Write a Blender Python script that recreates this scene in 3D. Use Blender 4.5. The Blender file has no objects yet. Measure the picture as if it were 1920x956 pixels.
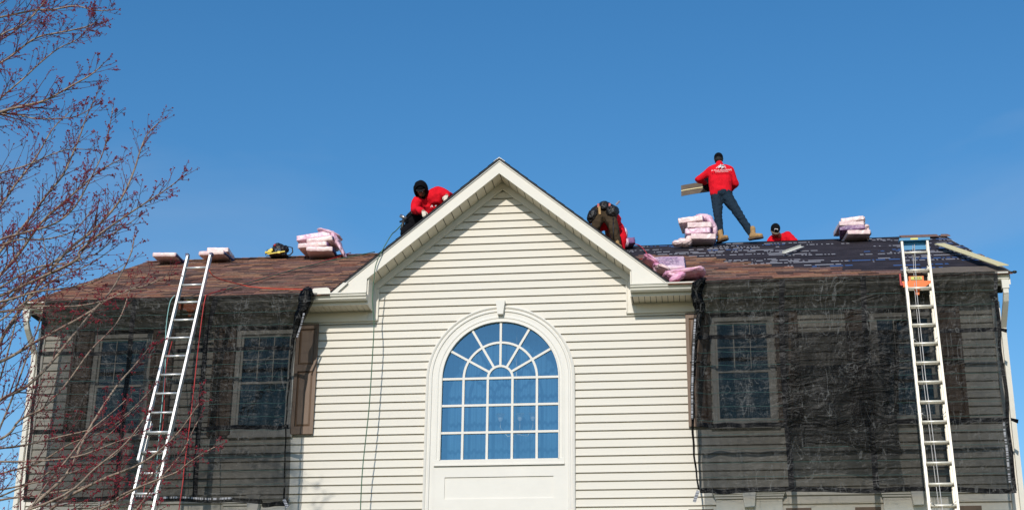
import bpy, bmesh, math, random
from mathutils import Vector, Matrix, noise
random.seed(7)
R = math.radians
scene = bpy.context.scene
# ------------------------------------------------------------------ camera
yaw, pitch, roll = 0.127042, 0.353462, 0.010650
cy_, sy_, cp_, sp_ = math.cos(yaw), math.sin(yaw), math.cos(pitch), math.sin(pitch)
fwd = Vector((-sy_*cp_, cy_*cp_, sp_)); rt = Vector((cy_, sy_, 0)); up = rt.cross(fwd)
cr_, sr_ = math.cos(roll), math.sin(roll)
r2 = cr_*rt + sr_*up; u2 = -sr_*rt + cr_*up
cam_d = bpy.data.cameras.new('camera'); cam = bpy.data.objects.new('camera', cam_d)
scene.collection.objects.link(cam)
cam.matrix_world = Matrix(((r2.x, u2.x, -fwd.x, 2.95348), (r2.y, u2.y, -fwd.y, -21.87848),
                           (r2.z, u2.z, -fwd.z, -7.065257), (0, 0, 0, 1)))
cam_d.sensor_width = 36; cam_d.lens = 52.5; cam_d.clip_end = 2000; cam_d.clip_start = .1
scene.camera = cam
# ------------------------------------------------------------------ sky and sun
SUN = Vector((-.13, -1, .6)).normalized()
el = math.asin(SUN.z)
world = bpy.data.worlds.new('World'); scene.world = world; world.use_nodes = True
nt = world.node_tree; bg = nt.nodes['Background']
sky = nt.nodes.new('ShaderNodeTexSky'); sky.sky_type = 'NISHITA'; sky.sun_disc = False
sky.sun_elevation = el; sky.sun_rotation = math.atan2(SUN.x, SUN.y)
sky.air_density = 1.15; sky.dust_density = .3; sky.ozone_density = 3.2; sky.altitude = 0
hs = nt.nodes.new('ShaderNodeHueSaturation'); hs.inputs['Saturation'].default_value = 1.30; hs.inputs['Hue'].default_value = .499
nt.links.new(sky.outputs[0], hs.inputs['Color']); 
wt = nt.nodes.new('ShaderNodeTexCoord'); wm = nt.nodes.new('ShaderNodeMapping'); wm.inputs['Scale'].default_value = (1.2, 1.2, 3.2); wm.inputs['Rotation'].default_value = (.3, .5, .2); wm.inputs['Location'].default_value = (0, 5, 2)
wn_ = nt.nodes.new('ShaderNodeTexNoise'); wn_.inputs['Scale'].default_value = 2.1; wn_.inputs['Detail'].default_value = 7; wn_.inputs['Distortion'].default_value = .6
wr = nt.nodes.new('ShaderNodeMapRange'); wr.inputs[1].default_value = .50; wr.inputs[2].default_value = .80; wr.inputs[3].default_value = 0; wr.inputs[4].default_value = .30
wx = nt.nodes.new('ShaderNodeMix'); wx.data_type = 'RGBA'; wx.inputs[7].default_value = (3.4, 4.0, 4.8, 1)      # thin high cirrus
nt.links.new(wt.outputs['Generated'], wm.inputs[0]); nt.links.new(wm.outputs[0], wn_.inputs['Vector']); nt.links.new(wn_.outputs[0], wr.inputs[0]); nt.links.new(wr.outputs[0], wx.inputs[0])
nt.links.new(hs.outputs[0], wx.inputs[6]); nt.links.new(wx.outputs[2], bg.inputs[0])
bg.inputs[1].default_value = .133
sd = bpy.data.lights.new('sun', 'SUN'); so = bpy.data.objects.new('sun', sd); scene.collection.objects.link(so)
sd.energy = 3.35; sd.angle = R(.53); sd.color = (1, .95, .87)
so.rotation_euler = SUN.to_track_quat('Z', 'Y').to_euler()
scene.view_settings.view_transform = 'Standard'; scene.view_settings.look = 'None'
scene.view_settings.exposure = 0.0; scene.view_settings.gamma = 1

# ------------------------------------------------------------------ helpers
COL = scene.collection
class MB:
    """collects faces of one mesh object"""
    def __init__(s): s.v = []; s.f = []; s.m = []; s.c = []; s.sm = []
    def face(s, pts, m=0, col=None, smooth=False):
        i = len(s.v); s.v += [tuple(p) for p in pts]; s.f.append(tuple(range(i, i+len(pts)))); s.m.append(m); s.c.append(col); s.sm.append(smooth)
    def raw(s, vs, fs, m=0, smooth=False, col=None):
        i = len(s.v); s.v += [tuple(p) for p in vs]
        for f in fs: s.f.append(tuple(i+k for k in f)); s.m.append(m); s.c.append(col); s.sm.append(smooth)
    def box(s, x0, x1, y0, y1, z0, z1, m=0, col=None):
        vs = [(x0,y0,z0),(x1,y0,z0),(x1,y1,z0),(x0,y1,z0),(x0,y0,z1),(x1,y0,z1),(x1,y1,z1),(x0,y1,z1)]
        s.raw(vs, [(0,3,2,1),(4,5,6,7),(0,1,5,4),(1,2,6,5),(2,3,7,6),(3,0,4,7)], m, False, col)
    def prism(s, poly, d, m=0, col=None):
        """polygon (list of 3D points) extruded by vector d"""
        n = len(poly); d = Vector(d); a = [Vector(p) for p in poly]; b = [p+d for p in a]
        s.raw(a+b, [tuple(range(n))[::-1], tuple(range(n, 2*n))]+[(i, (i+1) % n, n+(i+1) % n, n+i) for i in range(n)], m, False, col)
    def beam(s, a, b, w, h, upv=(0,0,1), m=0, col=None):
        a, b = Vector(a), Vector(b); d = (b-a).normalized(); x = d.cross(Vector(upv)).normalized(); y = x.cross(d)
        p = [a-x*w/2-y*h/2, a+x*w/2-y*h/2, a+x*w/2+y*h/2, a-x*w/2+y*h/2]
        s.prism(p, b-a, m, col)
    def tube(s, path, r, n=8, m=0, smooth=True, col=None, cap=True):
        path = [Vector(p) for p in path]; k = len(path)
        if not isinstance(r, (list, tuple)): r = [r]*k
        vs = []; prev = None
        for i, p in enumerate(path):
            t = (path[min(i+1, k-1)]-path[max(i-1, 0)])
            if t.length < 1e-7: t = Vector((0,0,1))
            t.normalize()
            if prev is None: x = t.orthogonal().normalized()
            else:
                x = prev - t*prev.dot(t)
                x = t.orthogonal().normalized() if x.length < 1e-5 else x.normalized()
            prev = x; y = t.cross(x)
            for j in range(n):
                a = 2*math.pi*j/n; vs.append(p+(x*math.cos(a)+y*math.sin(a))*r[i])
        fs = [(i*n+j, i*n+(j+1) % n, (i+1)*n+(j+1) % n, (i+1)*n+j) for i in range(k-1) for j in range(n)]
        if cap: fs += [tuple(range(n))[::-1], tuple((k-1)*n+j for j in range(n))]
        s.raw(vs, fs, m, smooth, col)
    def grid(s, fn, nu, nv, m=0, smooth=True, col=None):
        vs = [fn(i/nu, j/nv) for j in range(nv+1) for i in range(nu+1)]
        fs = [(j*(nu+1)+i, j*(nu+1)+i+1, (j+1)*(nu+1)+i+1, (j+1)*(nu+1)+i) for j in range(nv) for i in range(nu)]
        s.raw(vs, fs, m, smooth, col)
    def ball(s, c, r, m=0, nu=10, nv=7, sc=(1,1,1), mat=None):
        c = Vector(c); vs = []; fs = []
        for j in range(nv+1):
            th = math.pi*j/nv
            for i in range(nu):
                ph = 2*math.pi*i/nu
                q = Vector((math.sin(th)*math.cos(ph)*r*sc[0], math.sin(th)*math.sin(ph)*r*sc[1], math.cos(th)*r*sc[2]))
                if mat: q = mat @ q
                vs.append(c+q)
        for j in range(nv):
            for i in range(nu):
                fs.append((j*nu+i, (j+1)*nu+i, (j+1)*nu+(i+1) % nu, j*nu+(i+1) % nu))
        s.raw(vs, fs, m, True)
    def mesh(s, name):
        me = bpy.data.meshes.new(name); me.from_pydata(s.v, [], s.f)
        me.polygons.foreach_set('material_index', s.m); me.polygons.foreach_set('use_smooth', s.sm)
        if any(c is not None for c in s.c):
            at = me.color_attributes.new('tone', 'FLOAT_COLOR', 'CORNER'); buf = []
            for f, c in zip(s.f, s.c):
                c = c if c is not None else (1, 1, 1)
                buf += [c[0], c[1], c[2], 1.0]*len(f)
            at.data.foreach_set('color', buf)
        me.update(); return me

def empty(name, loc, label=None, cat=None, group=None, rot=(0,0,0)):
    o = bpy.data.objects.new(name, None); COL.objects.link(o); o.location = loc; o.rotation_euler = rot
    o.empty_display_size = .1
    tag(o, label, cat, group); return o
def tag(o, label=None, cat=None, group=None, kind=None):
    if label: o['label'] = label
    if cat: o['category'] = cat
    if group: o['group'] = group
    if kind: o['kind'] = kind
    return o
def wloc(o):
    v = Vector((0,0,0))
    while o: v += o.location; o = o.parent
    return v
def link(name, me, mats, parent=None, world=False):
    """world=True: the mesh is given in world coordinates, its (unrotated) parents are subtracted"""
    o = bpy.data.objects.new(name, me); COL.objects.link(o)
    if me and not me.materials:
        for m in (mats if isinstance(mats, (list, tuple)) else [mats]): me.materials.append(m)
    if parent:
        o.parent = parent
        if world: o.location = -wloc(parent)
    return o
def W(name, mb, mats, parent=None): return link(name, mb.mesh(name), mats, parent, True)
def L(name, mb, mats, parent=None): return link(name, mb.mesh(name), mats, parent, False)
def copy_tree(o, parent=None):
    c = o.copy(); COL.objects.link(c); c.parent = parent
    for ch in [x for x in KIDS.get(o.name, [])]: copy_tree(ch, c)
    return c
KIDS = {}
def index_kids():
    KIDS.clear()
    for o in bpy.data.objects:
        if o.parent: KIDS.setdefault(o.parent.name, []).append(o)

# ------------------------------------------------------------------ materials
def nodes_of(m):
    m.use_nodes = True; nt = m.node_tree; return nt, nt.nodes['Principled BSDF']
def mat(name, col, rough=.6, var=.12, vscale=3., bump=0., bscale=40., metal=0., spec=.5, tone=False, hue=None, coords='Object', stretch=(1,1,1), sheen=0):
    m = bpy.data.materials.new(name); nt, p = nodes_of(m); N = nt.nodes.new; K = nt.links.new
    p.inputs['Roughness'].default_value = rough; p.inputs['Metallic'].default_value = metal
    p.inputs['Specular IOR Level'].default_value = spec
    if sheen: p.inputs['Sheen Weight'].default_value = sheen
    tc = N('ShaderNodeTexCoord'); mp = N('ShaderNodeMapping'); mp.inputs['Scale'].default_value = stretch
    K(tc.outputs[coords], mp.inputs[0])
    n1 = N('ShaderNodeTexNoise'); n1.inputs['Scale'].default_value = vscale; n1.inputs['Detail'].default_value = 6; n1.inputs['Roughness'].default_value = .65
    K(mp.outputs[0], n1.inputs['Vector'])
    mix = N('ShaderNodeMix'); mix.data_type = 'RGBA'
    c2 = hue if hue else tuple(c*(1-2*var) for c in col)
    c1 = tuple(min(1, c*(1+var)) for c in col)
    mix.inputs[6].default_value = (*c2, 1); mix.inputs[7].default_value = (*c1, 1)
    rmp = N('ShaderNodeMapRange'); rmp.inputs[1].default_value = .3; rmp.inputs[2].default_value = .7
    K(n1.outputs[0], rmp.inputs[0]); K(rmp.outputs[0], mix.inputs[0])
    out = mix.outputs[2]
    if tone:
        at = N('ShaderNodeAttribute'); at.attribute_name = 'tone'
        mu = N('ShaderNodeMix'); mu.data_type = 'RGBA'; mu.blend_type = 'MULTIPLY'; mu.inputs[0].default_value = 1
        K(out, mu.inputs[6]); K(at.outputs['Color'], mu.inputs[7]); out = mu.outputs[2]
    K(out, p.inputs['Base Color'])
    if bump:
        n2 = N('ShaderNodeTexNoise'); n2.inputs['Scale'].default_value = bscale; n2.inputs['Detail'].default_value = 5
        K(mp.outputs[0], n2.inputs['Vector'])
        b = N('ShaderNodeBump'); b.inputs['Strength'].default_value = bump; b.inputs['Distance'].default_value = .02
        K(n2.outputs[0], b.inputs['Height']); K(b.outputs[0], p.inputs['Normal'])
    return m
M = {}
M['siding'] = mat('cream_vinyl', (.71, .66, .57), .6, .025, .8, .10, 6, stretch=(.15, 1, 3), spec=.25)
M['trim'] = mat('white_trim', (.76, .71, .62), .6, .02, 1.2, .03, 20, spec=.25)
M['white'] = mat('white_vinyl', (.76, .72, .65), .6, .02, 2, spec=.25)
M['gutter'] = mat('gutter_metal', (.72, .68, .59), .5, .03, 2, .02, 10, spec=.3)
M['soffit'] = mat('soffit_vinyl', (.70, .63, .51), .5, .03, 3)
M['dark'] = mat('dark_gap', (.02, .02, .02), .9, .1)
M['backing'] = mat('wall_backing', (.10, .09, .08), .9, .1)
M['shutter'] = mat('brown_shutter', (.175, .108, .068), .55, .10, 2.5, .15, 30, stretch=(6, 6, .6))
M['shingle'] = mat('brown_shingle', (.232, .142, .108), .95, .22, 25, .6, 220, tone=True, spec=.2)
M['black_under'] = mat('black_felt', (.03, .03, .034), .8, .2, 4)
M['drip'] = mat('drip_edge', (.42, .41, .38), .4, .05)
M['interior'] = mat('interior_wall', (.25, .24, .22), .9, .1)
M['alu'] = mat('aluminium', (.78, .76, .72), .38, .04, 3, .02, 30, metal=.55)
M['alu_white'] = mat('pale_aluminium', (.80, .74, .62), .4, .04, 3, .02, 30, metal=.25)
M['orange'] = mat('orange_paint', (.85, .17, .01), .45, .06)
M['label_yellow'] = mat('sticker_yellow', (.75, .65, .12), .5, .05)
M['label_green'] = mat('sticker_green', (.25, .45, .2), .5, .05)
M['ink'] = mat('black_ink', (.02, .02, .02), .5, .05)
M['print_white'] = mat('white_print', (.75, .75, .75), .6, .05)
M['blue_plastic'] = mat('blue_cap', (.03, .25, .48), .4, .08)
M['red_rope'] = mat('red_hose', (.42, .02, .015), .5, .1)
M['orange_rope'] = mat('orange_rope', (.70, .07, .03), .6, .1)
M['green_rope'] = mat('green_rope', (.07, .15, .09), .6, .1)
M['teal_rope'] = mat('teal_rope', (.30, .55, .52), .6, .1)
M['rope_white'] = mat('white_rope', (.55, .52, .5), .8, .15)
M['pink'] = mat('pink_wrap', (.80, .60, .64), .35, .04, 5, .3, 18, hue=(.66, .34, .48))
M['pale_wrap'] = mat('pale_wrap', (.82, .66, .60), .35, .04, 7, .3, 16, hue=(.74, .50, .52))
M['purple_wrap'] = mat('purple_wrap', (.26, .11, .22), .35, .2, 8, .3, 20, hue=(.10, .05, .16))
M['navy_wrap'] = mat('navy_wrap', (.03, .03, .11), .4, .3, 8, .3, 20)
M['hot_pink'] = mat('hot_pink_wrap', (.80, .58, .62), .35, .05, 3.5, .3, 12, hue=(.70, .20, .42))
M['red_shirt'] = mat('red_shirt', (.74, .008, .020), .85, .10, 6, .35, 30, spec=.15)
M['jeans'] = mat('dark_jeans', (.012, .022, .036), .9, .3, 6, .4, 40, hue=(.016, .032, .050), spec=.15)
M['black_cloth'] = mat('black_cloth', (.006, .006, .008), .9, .2, 6, .3, 40, spec=.12)
M['tan_cloth'] = mat('brown_work_trousers', (.032, .022, .015), .9, .25, 8, .4, 35, hue=(.075, .05, .027), spec=.15)
M['leather'] = mat('black_leather', (.014, .011, .011), .5, .3, 10, .4, 30)
M['boot'] = mat('tan_boot', (.42, .25, .10), .8, .15, 12, .3, 40)
M['sole'] = mat('boot_sole', (.10, .06, .035), .8, .1)
M['skin'] = mat('skin', (.30, .15, .10), .6, .08, 8)
M['glove'] = mat('pale_glove', (.72, .62, .50), .8, .06, 10)
M['hair'] = mat('dark_hair', (.015, .012, .010), .8, .2)
M['tool_yellow'] = mat('yellow_tool', (.75, .55, .03), .4, .08)
M['steel'] = mat('steel', (.45, .44, .43), .3, .1, metal=.8)
M['curtain'] = mat('sheer_curtain', (.11, .26, .38), .9, .22, 1.6, .1, 60)  # blotchy tone puts uneven glass reflections into the curtain colour
M['lampglass'] = mat('frosted_lamp_glass', (.85, .8, .75), .3, .02)
M['brass'] = mat('aged_metal', (.5, .42, .3), .35, .1, metal=.7)
M['bark'] = mat('pale_bark', (.36, .275, .20), .85, .18, 14, .5, 60, hue=(.13, .08, .07))
M['twig'] = mat('red_twig', (.13, .045, .045), .8, .2, 10)
M['bud'] = mat('red_bud', (.33, .018, .036), .7, .3, 20)
M['grass'] = mat('lawn_grass', (.07, .085, .03), .95, .25, .4, .8, 30, hue=(.10, .085, .045))
M['door'] = mat('front_door_paint', (.12, .03, .03), .5, .05)
M['board_grey'] = mat('shingle_back', (.15, .115, .085), .9, .12, 12, .3, 80)
M['pale_plank'] = mat('pale_flashing', (.80, .67, .33), .4, .03, 2)

def glass_mat(name, tint, refl, behind):
    m = bpy.data.materials.new(name); m.use_nodes = True; nt = m.node_tree; nt.nodes.clear(); N = nt.nodes.new; K = nt.links.new
    out = N('ShaderNodeOutputMaterial'); mix = N('ShaderNodeMixShader'); g = N('ShaderNodeBsdfGlossy'); t = N('ShaderNodeBsdfTransparent')
    g.inputs['Roughness'].default_value = .02; g.inputs['Color'].default_value = (*refl, 1); t.inputs['Color'].default_value = (*behind, 1)
    tc = N('ShaderNodeTexCoord'); n = N('ShaderNodeTexNoise'); n.inputs['Scale'].default_value = 2.2; n.inputs['Detail'].default_value = 3
    K(tc.outputs['Object'], n.inputs['Vector']); b = N('ShaderNodeBump'); b.inputs['Strength'].default_value = .14; b.inputs['Distance'].default_value = .02
    K(n.outputs[0], b.inputs['Height']); K(b.outputs[0], g.inputs['Normal'])
    mix.inputs[0].default_value = tint; K(t.outputs[0], mix.inputs[1]); K(g.outputs[0], mix.inputs[2]); K(mix.outputs[0], out.inputs[0])
    return m
M['glass'] = glass_mat('coated_window_glass', .50, (.17, .37, .52), (.8, .88, .92))
M['glass2'] = glass_mat('wing_window_glass', .6, (.20, .32, .33), (.55, .65, .7))

def net_mat(name, dens, col=(.0015, .0015, .0015)):
    m = bpy.data.materials.new(name); m.use_nodes = True; nt = m.node_tree; nt.nodes.clear(); N = nt.nodes.new; K = nt.links.new
    out = N('ShaderNodeOutputMaterial'); mix = N('ShaderNodeMixShader'); t = N('ShaderNodeBsdfTransparent')
    d = N('ShaderNodeBsdfPrincipled'); d.inputs['Base Color'].default_value = (*col, 1); d.inputs['Roughness'].default_value = .42
    d.inputs['Specular IOR Level'].default_value = .10
    tc = N('ShaderNodeTexCoord')
    # crease relief
    def ridge(scale, st, dist):
        mp = N('ShaderNodeMapping'); mp.inputs['Scale'].default_value = st; K(tc.outputs['Object'], mp.inputs[0])
        n = N('ShaderNodeTexNoise'); n.inputs['Scale'].default_value = scale; n.inputs['Detail'].default_value = 3; n.inputs['Distortion'].default_value = dist
        K(mp.outputs[0], n.inputs['Vector'])
        s = N('ShaderNodeMath'); s.operation = 'SUBTRACT'; s.inputs[1].default_value = .5; K(n.outputs[0], s.inputs[0])
        a = N('ShaderNodeMath'); a.operation = 'ABSOLUTE'; K(s.outputs[0], a.inputs[0]); return a.outputs[0]
    a = ridge(3.2, (1, 1, .55), .8); b = ridge(4.5, (.5, 1, 1.3), 1.0)
    ad = N('ShaderNodeMath'); ad.operation = 'ADD'; K(a, ad.inputs[0]); K(b, ad.inputs[1])
    bp = N('ShaderNodeBump'); bp.inputs['Strength'].default_value = .7; bp.inputs['Distance'].default_value = .05; bp.invert = True
    K(ad.outputs[0], bp.inputs['Height']); K(bp.outputs[0], d.inputs['Normal'])
    # pulled creases: narrow denser fold lines, caught sunlight painted in as paler colour
    c = ridge(2.1, (1.6, 1, .5), 1.6); e = ridge(5.5, (.45, 1, 1.6), .9)
    def line(s_, w, lv):
        q = N('ShaderNodeMapRange'); q.inputs[1].default_value = 0; q.inputs[2].default_value = w; q.inputs[3].default_value = lv; q.inputs[4].default_value = 0; K(s_, q.inputs[0]); return q.outputs[0]
    g1 = N('ShaderNodeMath'); K(line(c, .011, 1), g1.inputs[0]); K(line(e, .013, .8), g1.inputs[1])
    mk = N('ShaderNodeTexNoise'); mk.inputs['Scale'].default_value = 1.7; K(tc.outputs['Object'], mk.inputs['Vector'])
    mkr = N('ShaderNodeMapRange'); mkr.inputs[1].default_value = .36; mkr.inputs[2].default_value = .56; K(mk.outputs[0], mkr.inputs[0])
    g2 = N('ShaderNodeMath'); g2.operation = 'MULTIPLY'; g2.use_clamp = True; K(g1.outputs[0], g2.inputs[0]); K(mkr.outputs[0], g2.inputs[1])
    cm_ = N('ShaderNodeMix'); cm_.data_type = 'RGBA'; cm_.inputs[6].default_value = (*col, 1); cm_.inputs[7].default_value = (.085, .085, .082, 1); K(g2.outputs[0], cm_.inputs[0]); K(cm_.outputs[2], d.inputs['Base Color'])
    # the knit is denser along creases
    mr = N('ShaderNodeMapRange'); mr.inputs[1].default_value = 0; mr.inputs[2].default_value = .05; mr.inputs[3].default_value = min(1, dens+.035); mr.inputs[4].default_value = dens
    K(a, mr.inputs[0])
    n2 = N('ShaderNodeTexNoise'); n2.inputs['Scale'].default_value = 1.1; n2.inputs['Detail'].default_value = 4; K(tc.outputs['Object'], n2.inputs['Vector'])
    m2 = N('ShaderNodeMapRange'); m2.inputs[1].default_value = .3; m2.inputs[2].default_value = .7; m2.inputs[3].default_value = -.04; m2.inputs[4].default_value = .04
    K(n2.outputs[0], m2.inputs[0]); ad2 = N('ShaderNodeMath'); K(mr.outputs[0], ad2.inputs[0]); K(m2.outputs[0], ad2.inputs[1]); ad2.use_clamp = True
    g3 = N('ShaderNodeMath'); g3.operation = 'MULTIPLY_ADD'; g3.inputs[1].default_value = .14; g3.use_clamp = True; K(g2.outputs[0], g3.inputs[0]); K(ad2.outputs[0], g3.inputs[2]); ad2 = g3
    K(ad2.outputs[0], mix.inputs[0]); K(t.outputs[0], mix.inputs[1]); K(d.outputs[0], mix.inputs[2]); K(mix.outputs[0], out.inputs[0])
    return m
M['net'] = net_mat('black_scrim', .70)
M['net_dense'] = net_mat('black_scrim_bunched', .93)
M['net_band'] = net_mat('black_scrim_seam', .97, (.003, .003, .004))
M['thread'] = mat('green_thread', (.02, .075, .065), .7, .1)

def underlay_mat():
    m = mat('printed_underlayment', (.036, .029, .034), .85, .2, 2.5, .5, 9, spec=.15)
    nt = m.node_tree; N = nt.nodes.new; K = nt.links.new; p = nt.nodes['Principled BSDF']
    base = p.inputs['Base Color'].links[0].from_socket
    tc = N('ShaderNodeTexCoord'); sp = N('ShaderNodeSeparateXYZ'); K(tc.outputs['Object'], sp.inputs[0])
    def ma(op, a, b=None, c=None):
        n = N('ShaderNodeMath'); n.operation = op
        for i, v in enumerate((a, b, c)):
            if v is None: continue
            if isinstance(v, (int, float)): n.inputs[i].default_value = v
            else: K(v, n.inputs[i])
        return n.outputs[0]
    v = ma('MULTIPLY', sp.outputs[1], 1/.20)             # rows of print up the slope
    row = ma('FLOOR', v); fr = ma('FRACT', v)
    inrow = ma('MULTIPLY', ma('GREATER_THAN', fr, .22), ma('LESS_THAN', fr, .72))
    def wn(sx, off):
        c = N('ShaderNodeCombineXYZ'); K(ma('FLOOR', ma('MULTIPLY', ma('ADD', sp.outputs[0], ma('MULTIPLY', row, off)), sx)), c.inputs[0]); K(row, c.inputs[1])
        w = N('ShaderNodeTexWhiteNoise'); w.noise_dimensions = '2D'; K(c.outputs[0], w.inputs['Vector']); return w.outputs[0]
    phrase = ma('GREATER_THAN', wn(1.15, .37), .58)      # where a line of print stands
    word = ma('GREATER_THAN', wn(7., .11), .18); letter = ma('GREATER_THAN', wn(34., .07), .25)
    mask = ma('MULTIPLY', ma('MULTIPLY', inrow, phrase), ma('MULTIPLY', word, letter))
    blue = ma('GREATER_THAN', wn(1.15, .37), .87)
    cm = N('ShaderNodeMix'); cm.data_type = 'RGBA'; cm.inputs[6].default_value = (.30, .29, .31, 1); cm.inputs[7].default_value = (.05, .12, .30, 1); K(blue, cm.inputs[0])
    mx = N('ShaderNodeMix'); mx.data_type = 'RGBA'; K(mask, mx.inputs[0]); K(base, mx.inputs[6]); K(cm.outputs[2], mx.inputs[7])
    K(mx.outputs[2], p.inputs['Base Color'])
    return m
M['underlay'] = underlay_mat()
def strip_print(name, axis, s1, base=(.03,.03,.03), ink=(.6,.6,.62)):
    m = mat(name, base, .6, .1); nt = m.node_tree; N = nt.nodes.new; K = nt.links.new; p = nt.nodes['Principled BSDF']
    tc = N('ShaderNodeTexCoord'); sp = N('ShaderNodeSeparateXYZ'); K(tc.outputs['Object'], sp.inputs[0])
    mu = N('ShaderNodeMath'); mu.operation = 'MULTIPLY'; mu.inputs[1].default_value = s1; K(sp.outputs[axis], mu.inputs[0])
    fl = N('ShaderNodeMath'); fl.operation = 'FLOOR'; K(mu.outputs[0], fl.inputs[0])
    w = N('ShaderNodeTexWhiteNoise'); w.noise_dimensions = '1D'; K(fl.outputs[0], w.inputs['W'])
    g = N('ShaderNodeMath'); g.operation = 'GREATER_THAN'; g.inputs[1].default_value = .5; K(w.outputs[0], g.inputs[0])
    mx = N('ShaderNodeMix'); mx.data_type = 'RGBA'; K(g.outputs[0], mx.inputs[0]); mx.inputs[6].default_value = (*base, 1); mx.inputs[7].default_value = (*ink, 1)
    K(mx.outputs[2], p.inputs['Base Color']); return m
M['strip_v'] = strip_print('lettered_tape', 2, 95, ink=(.3, .3, .32))
M['strip_h'] = strip_print('lettered_hem', 0, 80, ink=(.3, .3, .32))
M['old_shingle'] = mat('weathered_shingle', (.22, .12, .09), .9, .2, 12, .4, 90)
M['net_patch'] = net_mat('second_scrim_layer', .68)
# ------------------------------------------------------------------ ground
GZ = -6.2
def ground_z(x, y):
    t = max(0, min(1, (-3-y)/13)); t = t*t*(3-2*t)
    return GZ - 2.4*t + .05*noise.noise(Vector((x*.1, y*.1, 0)))*min(1, max(0, (-2-y)/3))
g = MB()
xs = [-500, -200, -80, -40]+[-30+2*i for i in range(31)]+[40, 80, 200, 500]
ys = [-500, -200, -80, -50]+[-40+1.5*i for i in range(44)]+[40, 80, 200, 500]
vs = [(x, y, ground_z(x, y)) for y in ys for x in xs]; n = len(xs)
g.raw(vs, [(j*n+i, j*n+i+1, (j+1)*n+i+1, (j+1)*n+i) for j in range(len(ys)-1) for i in range(n-1)], 0, True)
o = W('ground', g, M['grass']); tag(o, 'sloping lawn in front of the house', kind='structure')

# ------------------------------------------------------------------ house
house = empty('house', (0, 4.5, GZ), 'cream vinyl sided two storey house with arched window under its front gable', 'house')
HX = 7.45; S2 = .825; SR = .502; P = .127
def roof_z(y): return .36+SR*(y+.55)
fw = MB()
WIN = [(c, w) for c in (-6.05, -3.715, 3.675, 6.055) for w in (0,)]
UP = (-1.715, -.10); LO = (-4.9, -3.12)
holes = [(c-.46, c+.46, UP[0], UP[1]) for c, _ in WIN]+[(c-.46, c+.46, LO[0], LO[1]) for c, _ in WIN]
ZC, RG = -.93, .90                                    # spring line and radius of the arched window
xb = sorted({-HX, HX, -.97, .97}|{h[0] for h in holes}|{h[1] for h in holes})
zb = sorted({GZ, .06, -2.2}|{h[2] for h in holes}|{h[3] for h in holes})
for i in range(len(xb)-1):
    for j in range(len(zb)-1):
        xm, zm = (xb[i]+xb[i+1])/2, (zb[j]+zb[j+1])/2
        if any(h[0] < xm < h[1] and h[2] < zm < h[3] for h in holes): continue
        if abs(xm) < .97 and zm > -2.2: continue
        fw.face([(xb[i], .03, zb[j]), (xb[i+1], .03, zb[j]), (xb[i+1], .03, zb[j+1]), (xb[i], .03, zb[j+1])])
for sg in (-1, 1):
    fw.face([(sg*.97, .03, -2.2), (sg*.92, .03, -2.2), (sg*.92, .03, ZC), (sg*.97, .03, ZC)][::sg])
arc = [(math.cos(math.pi*k/32)*.93, ZC+math.sin(math.pi*k/32)*.93) for k in range(33)]
for k in range(32):
    (x0, z0), (x1, z1) = arc[k], arc[k+1]
    fw.face([(x1, .03, z1), (x0, .03, z0), (x0, .03, .06), (x1, .03, .06)])
fw.face([(-2.3, .03, .06), (2.3, .03, .06), (2.3, .03, .42), (0, .03, 2.3), (-2.3, .03, .42)])
fw.face([(-HX, .03, .06), (-2.3, .03, .06), (-2.3, .03, .3), (-HX, .03, .3)]); fw.face([(2.3, .03, .06), (HX, .03, .06), (HX, .03, .3), (2.3, .03, .3)])
front = W('front_wall', fw, M['backing'], house)

# siding: every course is a board of its own, cut where a window interrupts it
random.seed(11)
def board(xa0, xa1, xb0, xb1, z0, z1):
    """xa at the lower edge, xb at the upper edge"""
    mb = MB(); w = random.uniform(-.0012, .0012)
    pr = [(.0, z0+.012), (-.022+w, z0+.004), (-.023+w, z0+.012), (-.017, z0+.04), (-.008, z1-.014), (.012, z1-.012), (.012, z1+.01)]
    L_, R_ = [], []
    for y, z in pr:
        t = min(1, max(0, (z-z0)/(z1-z0)))
        L_.append((xa0+(xb0-xa0)*t, y, z)); R_.append((xa1+(xb1-xa1)*t, y, z))
    for i in range(len(pr)-1): mb.face([L_[i], R_[i], R_[i+1], L_[i+1]])
    mb.face(L_[::-1]); mb.face(R_)
    W('siding_board', mb, M['siding'], front)
for k in range(-17, 48):
    z0 = -k*P; z1 = z0+P
    iv = []
    if z0 > .02:
        if z0 >= .58:
            a, b = (2.2-z0)/S2+.05, max(.02, (2.2-z1)/S2+.05)
        else: a = b = 2.0
        if k == -17: b = .02
        iv = [(-a, a, -b, b)]
    else: iv = [(-HX+.06, HX-.06, -HX+.06, HX-.06)]
    cuts = [(h[0]-.01, h[1]+.01) for h in holes if h[2]-.04 < z1-.03 and h[3]+.04 > z0+.03]
    if z0 < .0-.0 and z1 > -6.1:
        zm = (z0+z1)/2
        if zm < ZC: cuts.append((-1.06, 1.06))
        elif zm-ZC < 1.0: h_ = math.sqrt(1.02**2-(zm-ZC)**2); cuts.append((-h_, h_))
    for (a0, a1, b0, b1) in iv:
        segs = [(a0, a1, b0, b1)]
        for c0, c1 in cuts:
            new = []
            for s in segs:
                if c1 <= s[0] or c0 >= s[1]: new.append(s); continue
                new.append((s[0], c0, s[2], c0)); new.append((c1, s[1], c1, s[3]))
            segs = new
        for s in segs:
            if s[1]-s[0] > .02: board(*s, z0, z1)

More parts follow.
